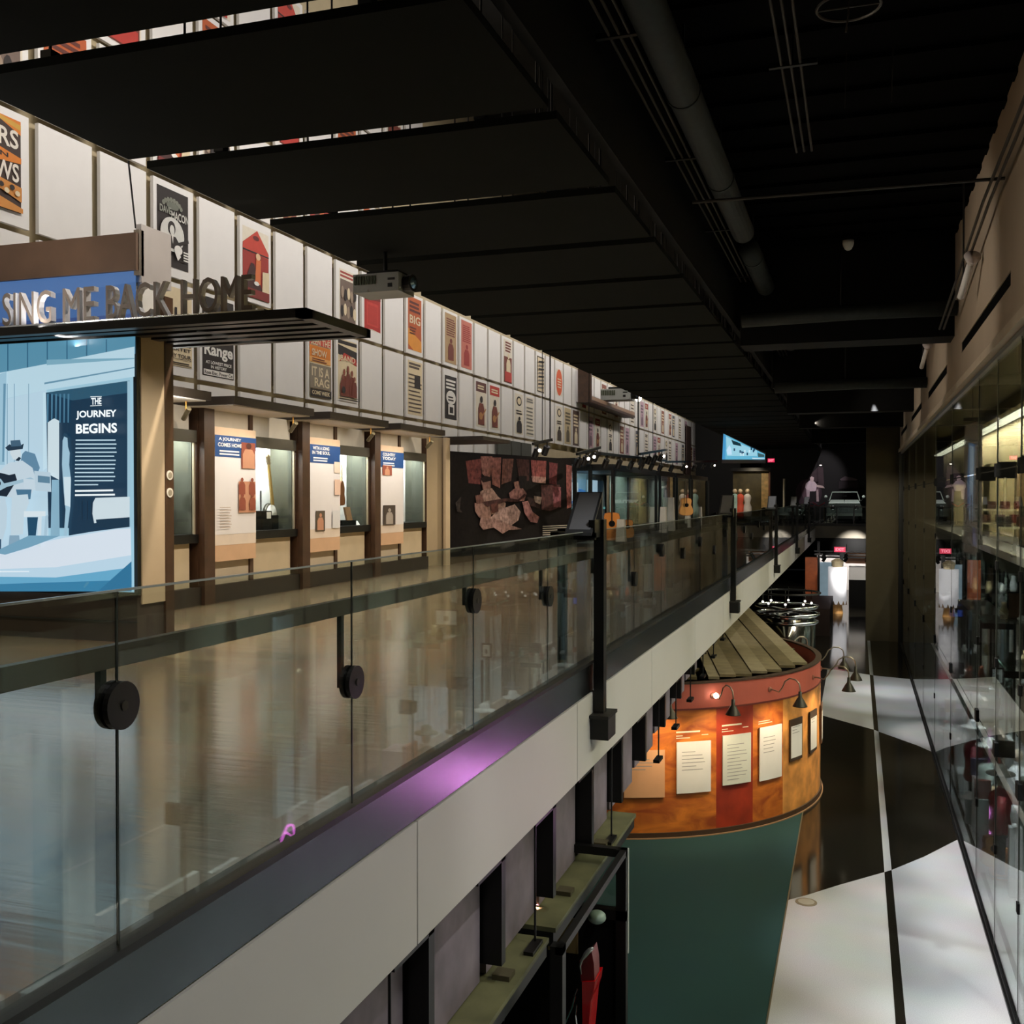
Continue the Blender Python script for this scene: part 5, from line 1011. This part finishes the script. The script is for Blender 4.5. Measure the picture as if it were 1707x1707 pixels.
# ================================================================ CEILING SERVICES
DUCT = M((24, 30, 27), .7, .1, 0, .4, 9)
for i, (xc, zc_, ya, yb, r, lab) in enumerate(((-1.7, 5.75, 4, 16.5, .17, 'round dark duct along the black ceiling, near section'), (-1.72, 5.75, 17.6, 29, .17, 'round dark duct along the black ceiling, middle section'), (-1.72, 5.75, 30.5, 46, .17, 'round dark duct along the black ceiling, far section'))):
    t = thing('ceiling_duct', lab, 'duct', (xc, ya, zc_)); MB().tube([(xc, ya, zc_), (xc, yb, zc_)], r, DUCT, 20).build('pipe', t, True)
    b = MB(); y = ya+.6
    while y < yb: b.tube([(xc, y, zc_), (xc, y+.06, zc_)], r+.012, DUCT, 20); b.box((xc-.01, y, zc_+r), (xc+.01, y+.04, 6.5), BLACKM); y += 3.0
    b.build('strap', t)
CON = M((56, 50, 42), .5, .3)
for lab, x0, ya, yb, z in (('bundle of three thin conduits along the ceiling beside the baffles, near run', -2.1, 3.5, 20, 5.7), ('bundle of three thin conduits along the ceiling beside the baffles, far run', -2.0, 21.9, 50, 5.5), ('bundle of three thin conduits over the middle of the void', -.72, 5, 13.2, 5.85), ('short pair of conduits beyond the first crossing duct', -.35, 22.5, 27.5, 5.7)):
    t = thing('conduit_bundle', lab, 'conduit', (x0, ya, z))
    for k in range(3): MB().tube([(x0+.09*k, ya, z), (x0+.09*k, yb, z)], .014, CON, 6).build('conduit', t)
    y = ya+2
    while y < yb: MB().box((x0-.12, y, z-.02), (x0+.34, y+.05, z+.03), BLACKM).box((x0+.1, y, z), (x0+.12, y+.02, 6.5), BLACKM).build('clamp', t); y += 3.5
for i, y in enumerate((13.9, 27.4)):
    tag(MB().tube([(-2.1, y, 5.55), (1.7, y, 5.5)], .022, M((64, 60, 54), .4, .4), 8).build('sprinkler_pipe'), 'thin sprinkler pipe crossing the black ceiling, %s one' % ('nearer', 'farther')[i], 'pipe')
for i, y in enumerate((20.2, 28.6)):
    tag(MB().tube([(-2.1, y, 5.0 - .45*i), (.0, y, 5.04-.45*i), (1.7, y, 5.02-.45*i)], .14, DUCT, 14).tube([(-.3, y, 5.0-.45*i), (-.3, y, 6.5)], .015, BLACKM, 6).build('cross_duct', None, True), 'round dark duct crossing the void under the ceiling, %s one' % ('nearer', 'farther')[i], 'duct')
rg = thing('ring_fixture', 'thin dark ring fixture hanging near the top edge above the void', 'ceiling fixture', (-.08, 8.9, 5.6))
MB().tube([(-.08+.25*math.cos(2*math.pi*k/32), 8.9+.25*math.sin(2*math.pi*k/32), 5.6) for k in range(33)], .012, CON, 6, False).build('ring', rg)
MB().tube([(-.08, 8.9, 6.5), (-.08, 8.9, 5.55), (-.1, 8.9, 5.4)], .008, CON, 6).tube([(-.33, 8.9, 5.6), (.17, 8.9, 5.6)], .008, CON, 6).build('stem', rg)
for i, (u, v0, v1) in enumerate(((1412, 60, 180), (1490, 20, 170))):
    a_ = at(u, v0, y=12); b_ = at(u-4, v1, y=12); tag(MB().tube([a_, b_], .006, CON, 5).build('drop_wire'), 'thin wire hanging from the black ceiling, %s one' % ('left', 'right')[i], 'wire')
p = at(1414, 410, y=20); t = thing('ceiling_camera', 'small pale ceiling fixture hanging in the dark above the void', 'ceiling fixture', tuple(p))
MB().lathe([(.05, .1), (.1, .1), (.1, .04), (.09, 0), (.06, -.06), (.03, -.08)], p, M((216, 218, 214), .4), 16).build('housing', t, True); MB().tube([p+Vector((0, 0, .1)), (p.x, p.y, 6.4)], .02, BLACKM, 6).build('stem', t)
for i, (u, v, y) in enumerate(((1607, 460, 17.6), (1539, 592, 26.5), (1508, 656, 35.5), (1494, 694, 45))):
    p = at(u, v, x=1.5); t = thing('wall_spotlight', 'white tubular spotlight by the right-hand wall band, %s along' % ords[i], 'spotlight', tuple(p), 'white tubular spotlights')
    MB().tube([p+Vector((-.02, .3, -.26)), p+Vector((.06, -.3, .12))], .05, M((226, 224, 220), .4), 12).build('tube', t, True)
    MB().lathe([(.05, 0), (.11, .12), (.12, .14)], p+Vector((.06, -.3, .12)), M((206, 196, 192), .4), 14, (.1, -.8, .45)).build('mounting_cup', t, True)
    MB().tube([p+Vector((0, .1, 0)), (p.x, p.y+.1, 6.4)], .015, BLACKM, 6).build('stem', t)
tag(MB().tube([(1.62, 8, 5.6), (1.6, 14.6, 5.4), (1.5, 20.5, 4.7)], .02, CON, 6).tube([(1.56, 8, 5.62), (1.53, 14.6, 5.42), (1.43, 20.5, 4.7)], .02, CON, 6).build('wall_conduit'), 'pair of thin conduits running along the dark corner above the right wall band', 'conduit')

# ================================================================ RIGHT GLASS WALL
gw = MB()
gy = [2.0, 5.5, 9.2, 13.0, 15.1, 17.35, 22.0, 26.4, 30.8, 35.2, 39.6, 44.0]
win = MB()
w1 = bpy.data.objects.new('window_1', None); C.objects.link(w1); w1.location = (XG, 10, -4.5); w1['_o'] = (XG, 10, -4.5); w1['kind'] = 'structure'
for a_, b_ in zip(gy[:-1], gy[1:]):
    for za, zb in ((-4.46, -1.76), (-1.74, 1.96), (1.98, 3.5)):
        MB().box((XG-.006, a_+.008, za), (XG+.006, b_-.008, zb), GLASS).build('glass_pane', w1)
MB().box((XG-.006, 44.0, -4.46), (XG+.006, 46.5, 3.5), GLASS).build('glass_pane', w1)
for i, y in enumerate(gy[1:]):
    MB().box((XG-.008, y-.012, -4.46), (XG+.008, y+.012, 3.5), M((40, 44, 38), .3)).build('joint_seal', w1)
    MB().box((XG+.01, y-.009, -4.46), (XG+.24, y+.009, 3.5), GLASS2).build('glass_fin', w1)
    for z in (1.97, -1.75):
        MB().box((XG+.0, y-.03, z-.11), (XG+.23, y+.03, z+.11), BLACK).box((XG-.03, y-.1, z-.09), (XG+.01, y+.1, z+.09), BLACK).build('splice_plate', w1)
    for z in (-.6, .7, -3.1): MB().box((XG-.02, y-.05, z-.06), (XG+.02, y+.05, z+.06), BLACK).build('patch_fitting', w1)
MB().box((XG-.05, 6, -4.5), (XG+.05, 46.5, -4.46), BLACKM).box((XG-.02, 6, -4.46), (XG-.01, 46.5, -4.44), STEEL).build('floor_channel', w1)
struct('trim_rail', MB().box((XG+.16, 6, -4.5), (XG+.22, 46.5, -4.49), BLACK))
tag(MB().box((1.68, 46.1, -4.5), (1.9, 46.6, 3.6), BLACKM).build('end_mullion'), 'black upright at the far end of the right glass wall', 'mullion')

# inside the vault: mezzanine, back wall, soffit, lit strip, shelves
VW = M((196, 178, 138), .6, 0, 0, .12, .8)
vw = MB()
for i in range(30):
    y = 8+1.5*i; vw.box((3.9, y+.01, .6), (4.0, y+1.49, 3.65), VW)
vw.box((4.0, 8, -4.5), (4.1, 53, 3.7), M((96, 104, 92), .7, 0, 0, .3, 1))
struct('wall_vault', vw)
struct('ceiling_vault', MB().box((1.95, 6, 3.9), (5.9, 53, 4.0), M((70, 66, 50), .7)).box((3.3, 6, 3.62), (4.0, 53, 3.9), M((92, 86, 64), .7)))
st_ = thing('light_cove', 'continuous warm light strip at the top of the vault wall', 'light strip', (3.8, 10, 3.55))
MB().box((3.5, 8, 3.585), (3.8, 53, 3.62), glow((255, 246, 220), 5)).build('diffuser', st_)
area((3.55, 24, 3.57), (3.95, 24, 1.5), 34, .12, 2300, (1, .9, .7), 170)
struct('floor_mezzanine', MB().box((2.5, 8, .3), (4.0, 53, .6), M((70, 66, 52), .6)).box((2.45, 8, .55), (2.52, 53, .66), M((150, 140, 112), .5)))
# pale cabinets and shelving on the mezzanine
for i, (ya, yb, h, lab) in enumerate(((15.0, 16.6, 1.7, 'tall cream cabinet nearest in the upper vault'), (18.2, 19.4, 2.2, 'cream cabinet with lit shelf behind the second glass joint'), (22.6, 24.4, 1.9, 'cream cabinet before the hanging grey panel'), (29.5, 31.0, 1.9, 'narrow cream cabinet beyond the hanging grey panel'), (34.0, 35.5, 1.7, 'far cream cabinet in the upper vault'), (40, 41.5, 1.7, 'farthest cream cabinet in the upper vault'))):
    t = thing('vault_cabinet', lab, 'cabinet', (3.4, ya, .6), 'cream cabinets in the vault')
    MB().box((3.3, ya, .6), (3.88, yb, .6+h), M((206, 188, 142), .6, 0, 0, .05)).build('body', t)
    MB().box((3.285, ya+.06, .7), (3.3, (ya+yb)/2-.02, .5+h), M((216, 200, 156), .6)).build('door', t); MB().box((3.285, (ya+yb)/2+.02, .7), (3.3, yb-.06, .5+h), M((216, 200, 156), .6)).build('door', t)
for i, (y, z, w_) in enumerate(((19.9, 1.05, 1.5), (25.5, 1.0, 1.5), (26.3, 1.3, 1.3))):
    t = thing('wire_shelf', 'open shelf with pale edge in the upper vault, %s one' % NUM[i], 'shelf', (3, y, z))
    MB().box((3.85-w_, y, z), (3.85, y+.5, z+.04), M((226, 216, 180), .5)).build('board', t); MB().box((3.85-w_, y, .6), (3.88-w_, y+.03, z+.0), STEEL).build('upright', t)
    for k in range(4): MB().box((3.9-w_+.3*k, y+.08, z+.04), (4.08-w_+.3*k, y+.4, z+.22), M((60+20*k, 50, 40), .6)).build('storage_box', t)
hp_ = thing('hanging_banner', 'tall hanging lavender-grey panel with glowing blue-white figure behind the right glass', 'hanging panel', (1.95, 20.5, .8))
qa = at(1585, 706, y=20.5); qb = at(1613, 697, y=20.5)
xA = at(1585, 706, y=20.8).x+.0; 
def hpq(u, v, k=0): return at(u, v, y=20.5-.004*k)
XS = .33
P4 = [Vector((1.86, 20.5, .62)), Vector((1.86+.30, 20.5, .5)), Vector((1.86+.30, 20.5, 3.02)), Vector((1.86, 20.5, 2.93))]
MB().prism(P4, (0, .04, 0), M((134, 124, 122), .6)).build('panel', hp_)
a = MB(); s = Sheet(a, (1.86, 20.5, .6), (.3, 0, 0), (0, 0, 2.4), (0, -1, 0), .003)
s.poly([(.22, .3), (.3, .45), (.5, .45), (.58, .82), (.24, .84), (.16, .5)], glow((140, 176, 226), .7)); s.poly([(.3, .44), (.5, .44), (.52, .8), (.3, .82)], glow((208, 224, 246), .9)); s.poly([(.28, .25), (.34, .25), (.38, .46), (.3, .46)], glow((190, 210, 244), .9)); s.poly([(.46, .24), (.5, .24), (.5, .46), (.44, .46)], glow((190, 210, 244), .9)); s.poly([(.5, .06), (.72, .05), (.56, .2), (.48, .2)], glow((180, 170, 216), .5))
a.build('lit_figure', hp_); MB().tube([(2.0, 20.52, 3.0), (2.0, 20.52, 3.9)], .01, BLACKM, 6).box((1.84, 20.46, 3.0), (2.2, 20.58, 3.06), BLACKM).build('hanger', hp_)
spot((1.2, 17.5, 3.4), (2.0, 20.5, 1.8), 30, 40, (.85, .85, 1))

# lower vault contents
def mannequin(o, c, hatc, lab, h=1.6, tilt=0):
    o = Vector(o); t = thing('costumed_mannequin', lab, 'mannequin', tuple(o), 'costumes behind the lower glass')
    MB().tube([o, o+Vector((0, 0, h*.45))], .03, CHROME, 8).lathe([(.16, 0), (.16, .02)], o, CHROME, 16).build('stand', t)
    MB().lathe([(.15, h*.42), (.18, h*.46), (.14, h*.6), (.18, h*.74), (.16, h*.8), (.05, h*.85)], o, M(c, .6, 0, 0, .2, 9), 14).tube([o+Vector((0, -.19, h*.8)), o+Vector((-.03, -.3, h*.62)), o+Vector((-.06, -.28, h*.45))], [.065, .055, .045], M(c, .6), 8).tube([o+Vector((0, .19, h*.8)), o+Vector((-.03, .3, h*.62)), o+Vector((-.06, .28, h*.45))], [.065, .055, .045], M(c, .6), 8).build('jacket', t, True)
    for sy in (-.08, .08): MB().tube([o+Vector((0, sy, .06)), o+Vector((0, sy, h*.25)), o+Vector((0, sy*.9, h*.46))], [.06, .07, .09], M((60, 56, 60) if hatc else c, .7), 8).build('trouser_leg', t, True)
    MB().ball(o+Vector((0, 0, h*.94)), .09, M((196, 180, 160), .6), 10, (1, 1, 1.2)).build('head', t, True)
    if hatc: MB().lathe([(.22, 0), (.22, .02), (.1, .03), (.1, .12), (.07, .15)], o+Vector((0, 0, h*.99)), M(hatc, .6), 18).build('hat', t, True)
mannequin((2.2, 18.07, -4.45), (156, 40, 48), (78, 72, 66), 'mannequin in red jacket and grey hat behind the lower glass, nearest red one', 1.65)
mannequin((2.1, 21.1, -4.45), (128, 44, 56), (230, 230, 232), 'mannequin in dark red jacket and white hat, farther red one', 1.75)
mannequin((2.2, 19.6, -4.45), (190, 204, 198), (236, 236, 236), 'mannequin in pale grey-green suit and white hat between the red jackets', 1.75)
mannequin((2.6, 19.2, -4.45), (226, 228, 232), None, 'mannequin in long white outfit behind the red jackets', 1.8)
mannequin((2.55, 22.4, -4.45), (84, 80, 86), (50, 50, 50), 'mannequin in dark patterned shirt and black hat', 1.7)
mannequin((2.62, 17.6, -4.45), (92, 104, 96), (84, 92, 84), 'mannequin in dark green coat at the right edge', 1.7)
tag(MB().tube([(2.06, 18.0, -4.25), (2.08, 18.4, -3.85), (2.1, 18.45, -3.4)], .022, glow((244, 140, 236), 5), 8).build('neon_tube'), 'glowing pink neon tube standing behind the lower glass', 'neon tube')
for i, (x, y, h, c, lab) in enumerate(((2.2, 22.9, .5, (196, 200, 200), 'low white pedestal at the foot of the farther red mannequin'), (2.2, 27.8, .9, (150, 130, 150), 'mauve pedestal at the far end of the costumes'), (3.0, 28.5, 1.3, (206, 210, 212), 'tall white pedestal beyond the costumes'), (2.3, 18.25, .35, (206, 150, 100), 'tan leather saddle box near the pink neon tube'), (3.3, 18.0, 1.3, (206, 176, 178), 'large pale plinth at the right edge'), (2.9, 32, 1.2, (110, 130, 120), 'green-grey plinth in the far vault'))):
    tag(MB().box((x-.22, y-.25, -4.5), (x+.3, y+.35, -4.5+h), M(c, .6)).build('pedestal'), lab, 'pedestal', 'pedestals behind the lower glass')
guitar((2.15, 24.6, -4.3), 1.0, 'dark guitar on a stand before the farther red mannequin', (70, 50, 40))
guitar((2.1, 18.0, -4.3), 1.0, 'light guitar on a stand near the right edge of the lower vault', (206, 150, 90))
r3 = random.Random(5)
kinds = ('boot', 'hat', 'box', 'bottle')
cols = ((222, 222, 224, 'white'), (186, 196, 194, 'pale grey'), (120, 60, 50, 'red-brown'), (60, 70, 66, 'dark green'), (206, 178, 140, 'tan'), (226, 214, 220, 'pinkish white'), (90, 84, 110, 'slate violet'))
for i in range(22):
    x = 1.95+r3.random()*.6; y = 17.2+.52*i+r3.random()*.2; c = cols[i % 7]; kd = kinds[(i*3) % 4]; hp0 = .35+r3.random()*.9; o_ = Vector((x, y, -4.5+hp0))
    t = thing('plinth', 'slim %s plinth holding a %s %s, %s along the lower vault' % (('white', 'grey', 'clear')[i % 3], c[3], kd, nth(i)), 'plinth', (x, y, -4.5), 'slim plinths behind the lower glass')
    MB().box((x-.09, y-.09, -4.5), (x+.09, y+.09, -4.5+hp0), M(((226, 226, 228), (150, 156, 156), (190, 206, 204))[i % 3], .4)).build('column', t)
    if kd == 'boot': b_ = MB().tube([o_, o_+Vector((0, 0, .12)), o_+Vector((.01, 0, .32))], [.05, .05, .07], M(c[:3], .4), 10).ball(o_+Vector((-.02, -.08, .04)), .05, M(c[:3], .4), 8, (.9, 2, .8))
    elif kd == 'hat': b_ = MB().lathe([(.16, 0), (.17, .02), (.09, .03), (.085, .11), (.05, .13)], o_, M(c[:3], .6), 18)
    elif kd == 'box': b_ = MB().box((x-.12, y-.05, o_.z), (x+.12, y+.05, o_.z+.3), M(c[:3], .5))
    else: b_ = MB().lathe([(.05, 0), (.06, .03), (.06, .18), (.02, .24), (.02, .32)], o_, M(c[:3], .2, .2), 12)
    tag(b_.build(kd, None, kd != 'box'), '%s %s standing on a slim plinth, %s along the lower vault' % (c[3], kd, nth(i)), kd, 'small exhibits on slim plinths')
# glass shelves with bits, tool boards
rr = random.Random(3)
for i, (y, z) in enumerate(((17.0, -1.0), (19.8, -.6), (23.2, -2.3), (24.7, -.5), (27.0, -1.0), (30.0, -2.6), (31.6, -1.2), (34, -1.8), (38, -2.4), (28.3, -2.9))):
    t = thing('glass_shelf', 'thin glass shelf with small exhibits in the vault, %s from the near end' % nth(i), 'shelf', (2.6, y, z), 'glass shelves in the vault')
    MB().box((2.15, y, z), (3.6, y+1.1, z+.02), GLASS2).box((2.13, y, z-.01), (2.15, y+1.1, z+.03), M((120, 150, 138), .2)).build('glass_board', t)
    MB().box((2.1, y-.01, z-.1), (2.6, y+.02, z+.0), BLACK).box((3.55, y, -4.5), (3.6, y+.05, z), BLACKM).build('bracket', t)
    for k in range(5):
        x = 2.25+.27*k; yy = y+.2+rr.random()*.6; hgt = .08+rr.random()*.26; c = rr.choice(((206, 206, 200), (120, 134, 126), (60, 56, 50), (150, 90, 70), (190, 170, 130), (220, 222, 224)))
        MB().lathe([(.06, 0), (.08, hgt*.4), (.04, hgt*.8), (.05, hgt)], (x, yy, z+.02), M(c, .3, .2), 10).build('exhibit_piece', t, True)
for i, (x, y, z, w_, h, c, lab) in enumerate(((2.7, 19.4, -1.0, .5, .34, (214, 206, 196), 'pale framed photograph with dark plant picture in the vault'), (2.3, 20.3, -1.75, .22, .3, (196, 200, 200), 'small dark-framed sheet of labels in the vault'), (2.15, 27.5, -1.35, .34, .36, (60, 90, 190), 'blue glowing small screen in the vault'), (2.9, 23.0, -.9, .9, .6, (120, 84, 60), 'brown slanting board in the vault'))):
    t = thing('framed_picture', lab, 'picture frame', (x, y, z), 'framed pieces in the vault')
    MB().box((x, y, z), (x+w_, y+.04, z+h), BLACKM).build('frame', t)
    MB().box((x+.03, y-.01, z+.03), (x+w_-.03, y, z+h-.03), glow(c, 1.2) if 'glowing' in lab else M(c, .5)).box((x+w_*.4, y-.014, z+h*.3), (x+w_*.6, y-.01, z+h*.6), M((50, 56, 50), .6)).build('picture', t)
rr2 = random.Random(11)
y = 6.0; i = 0
pcs = ((196, 200, 198, 'pale grey'), (120, 130, 122, 'grey-green'), (214, 206, 190, 'cream'), (90, 84, 74, 'brown-grey'), (170, 190, 200, 'blue-grey'), (222, 222, 220, 'white'), (150, 124, 104, 'tan'))
while y < 48:
    wd = .35+rr2.random()*1.1; zt_ = -.3-rr2.random()*1.2; zb_ = -4.4+(rr2.random()*1.6 if i % 3 == 0 else 0); c = pcs[(i*3) % 7]
    t = thing('storage_panel', 'upright %s panel against the back of the lower vault, %s from the near end' % (c[3], nth(i)), 'panel', (3.9, y, zb_), 'panels along the back of the lower vault')
    MB().box((3.88, y, zb_), (3.96, y+wd, zt_), M(c[:3], .6)).build('board', t); MB().box((3.9, y+wd*.45, zt_), (3.94, y+wd*.55, .28), BLACKM).box((3.9, y+wd*.45, -4.5), (3.94, y+wd*.55, zb_+.01), BLACKM).build('upright', t)
    y += wd+.15+rr2.random()*.5; i += 1
for y in (8, 13, 18, 24, 31, 38, 45): spot((2.4, y, .2), (3.9, y+.8, -2.4), 220, 120, (.95, 1, .97))  # added spots that brighten the back panels and their reflections
t = thing('white_gown', 'tall draped white gown cloth behind the mannequins at the right edge', 'gown', (2.9, 19.3, -4.4))
b = MB(); n = 14
pts = []
for k in range(n+1): pts.append((3.0+.9*k/n, 19.6+.06*(k % 2)))
for k in range(n): b.prism([(pts[k][0], pts[k][1], -4.3), (pts[k+1][0], pts[k+1][1], -4.3), (pts[k+1][0], pts[k+1][1]+.02, -4.3), (pts[k][0], pts[k][1]+.02, -4.3)], (0, 0, 2.0), M((206, 212, 222), .6))
b.build('drape', t)
for y in (5, 8.5, 12, 15, 18, 21, 24, 28.5, 34): spot((2.2, y, .15), (2.7, y+.6, -4.4), 800, 64, (.93, .97, 1))
for y in (3, 6, 9, 12, 15, 18, 21, 24.5, 28): spot((.2, y-.5, 5.0), (2.7, y+.4, -3.5), 9000 if y < 8 else 5000 if y < 11 else 2400, 28, (1, .98, .96))  # added spots, strong at the near end so the boards show in the balustrade
spot((1.98, 18.2, -3.7), (-2.47, 5.9, -.15), 330, 15, (1, .3, .9), .9, .16)  # added narrow pink spot that puts the neon highlight on the steel channel
# row of display boards along the foot of the vault
bc = ((150, 92, 80), (206, 206, 200), (226, 224, 216), (214, 210, 200), (196, 200, 200), (206, 190, 176), (222, 222, 220), (170, 176, 176), (214, 206, 200), (190, 196, 196), (226, 226, 224), (150, 156, 158), (206, 200, 196))
y = 4.0; names = ['red-brown', 'pale', 'white', 'cream', 'grey-white', 'beige', 'bright white', 'grey', 'off-white', 'cool grey', 'chalk white', 'slate', 'ivory']
for i in range(26):
    wd = (.75, .5, .95, .6)[i % 4]; hh_ = 1.3+.12*((i*7) % 4)
    if 12.2 < y < 13.4: y += .0
    t = thing('display_board', '%s upright display board at the foot of the vault, %s from the near end' % (names[i % 13], nth(i)), 'display board', (2.66, y, -4.5), 'display boards along the vault')
    MB().box((2.66, y, -4.5), (2.74, y+wd, -4.5+hh_), M(bc[i % 13], .6)).build('board', t)
    if i % 3 == 0:
        a = MB(); s_ = Sheet(a, (2.66, y+wd, -4.3), (0, -wd, 0), (0, 0, hh_-.3), (-1, 0, 0), .003); s_.rect(.08, .05, .92, .95, M((110, 104, 98), .6)); s_.person(.5, .08, .8, .6, M((190, 84, 60) if i % 2 == 0 else (216, 210, 206), .6), M((214, 196, 180), .6)); a.build('portrait', t)
    elif i % 3 == 1:
        a = MB(); s_ = Sheet(a, (2.66, y+wd, -4.3), (0, -wd, 0), (0, 0, hh_-.3), (-1, 0, 0), .003); s_.lines(.15, .4, .85, .9, 7, M((120, 120, 118), .6)); a.build('print', t)
    y += wd+.28
pk = thing('neon_sign', 'pink neon sign shaped like a looping guitar, seen reflected in the balustrade', 'neon sign', (2.5, 12.5, -3.3))
lp_ = [(2.5, 12.5+.17*math.sin(q/3)*(1+.3*math.sin(q)), -3.15+.22*math.cos(q/3.0)) for q in range(20)]
MB().tube(lp_, .018, glow((240, 110, 232), 6), 6).tube([(2.5, 12.5, -3.3), (2.5, 12.55, -3.5), (2.5, 12.45, -3.62)], .018, glow((240, 110, 232), 6), 6).tube([(2.5, 12.42, -3.0), (2.5, 12.58, -3.1), (2.5, 12.45, -3.2)], .018, glow((240, 110, 232), 6), 6).build('tube', pk)
MB().box((2.52, 12.3, -4.5), (2.56, 12.7, -3.4), M((150, 110, 90), .6)).build('base', pk)
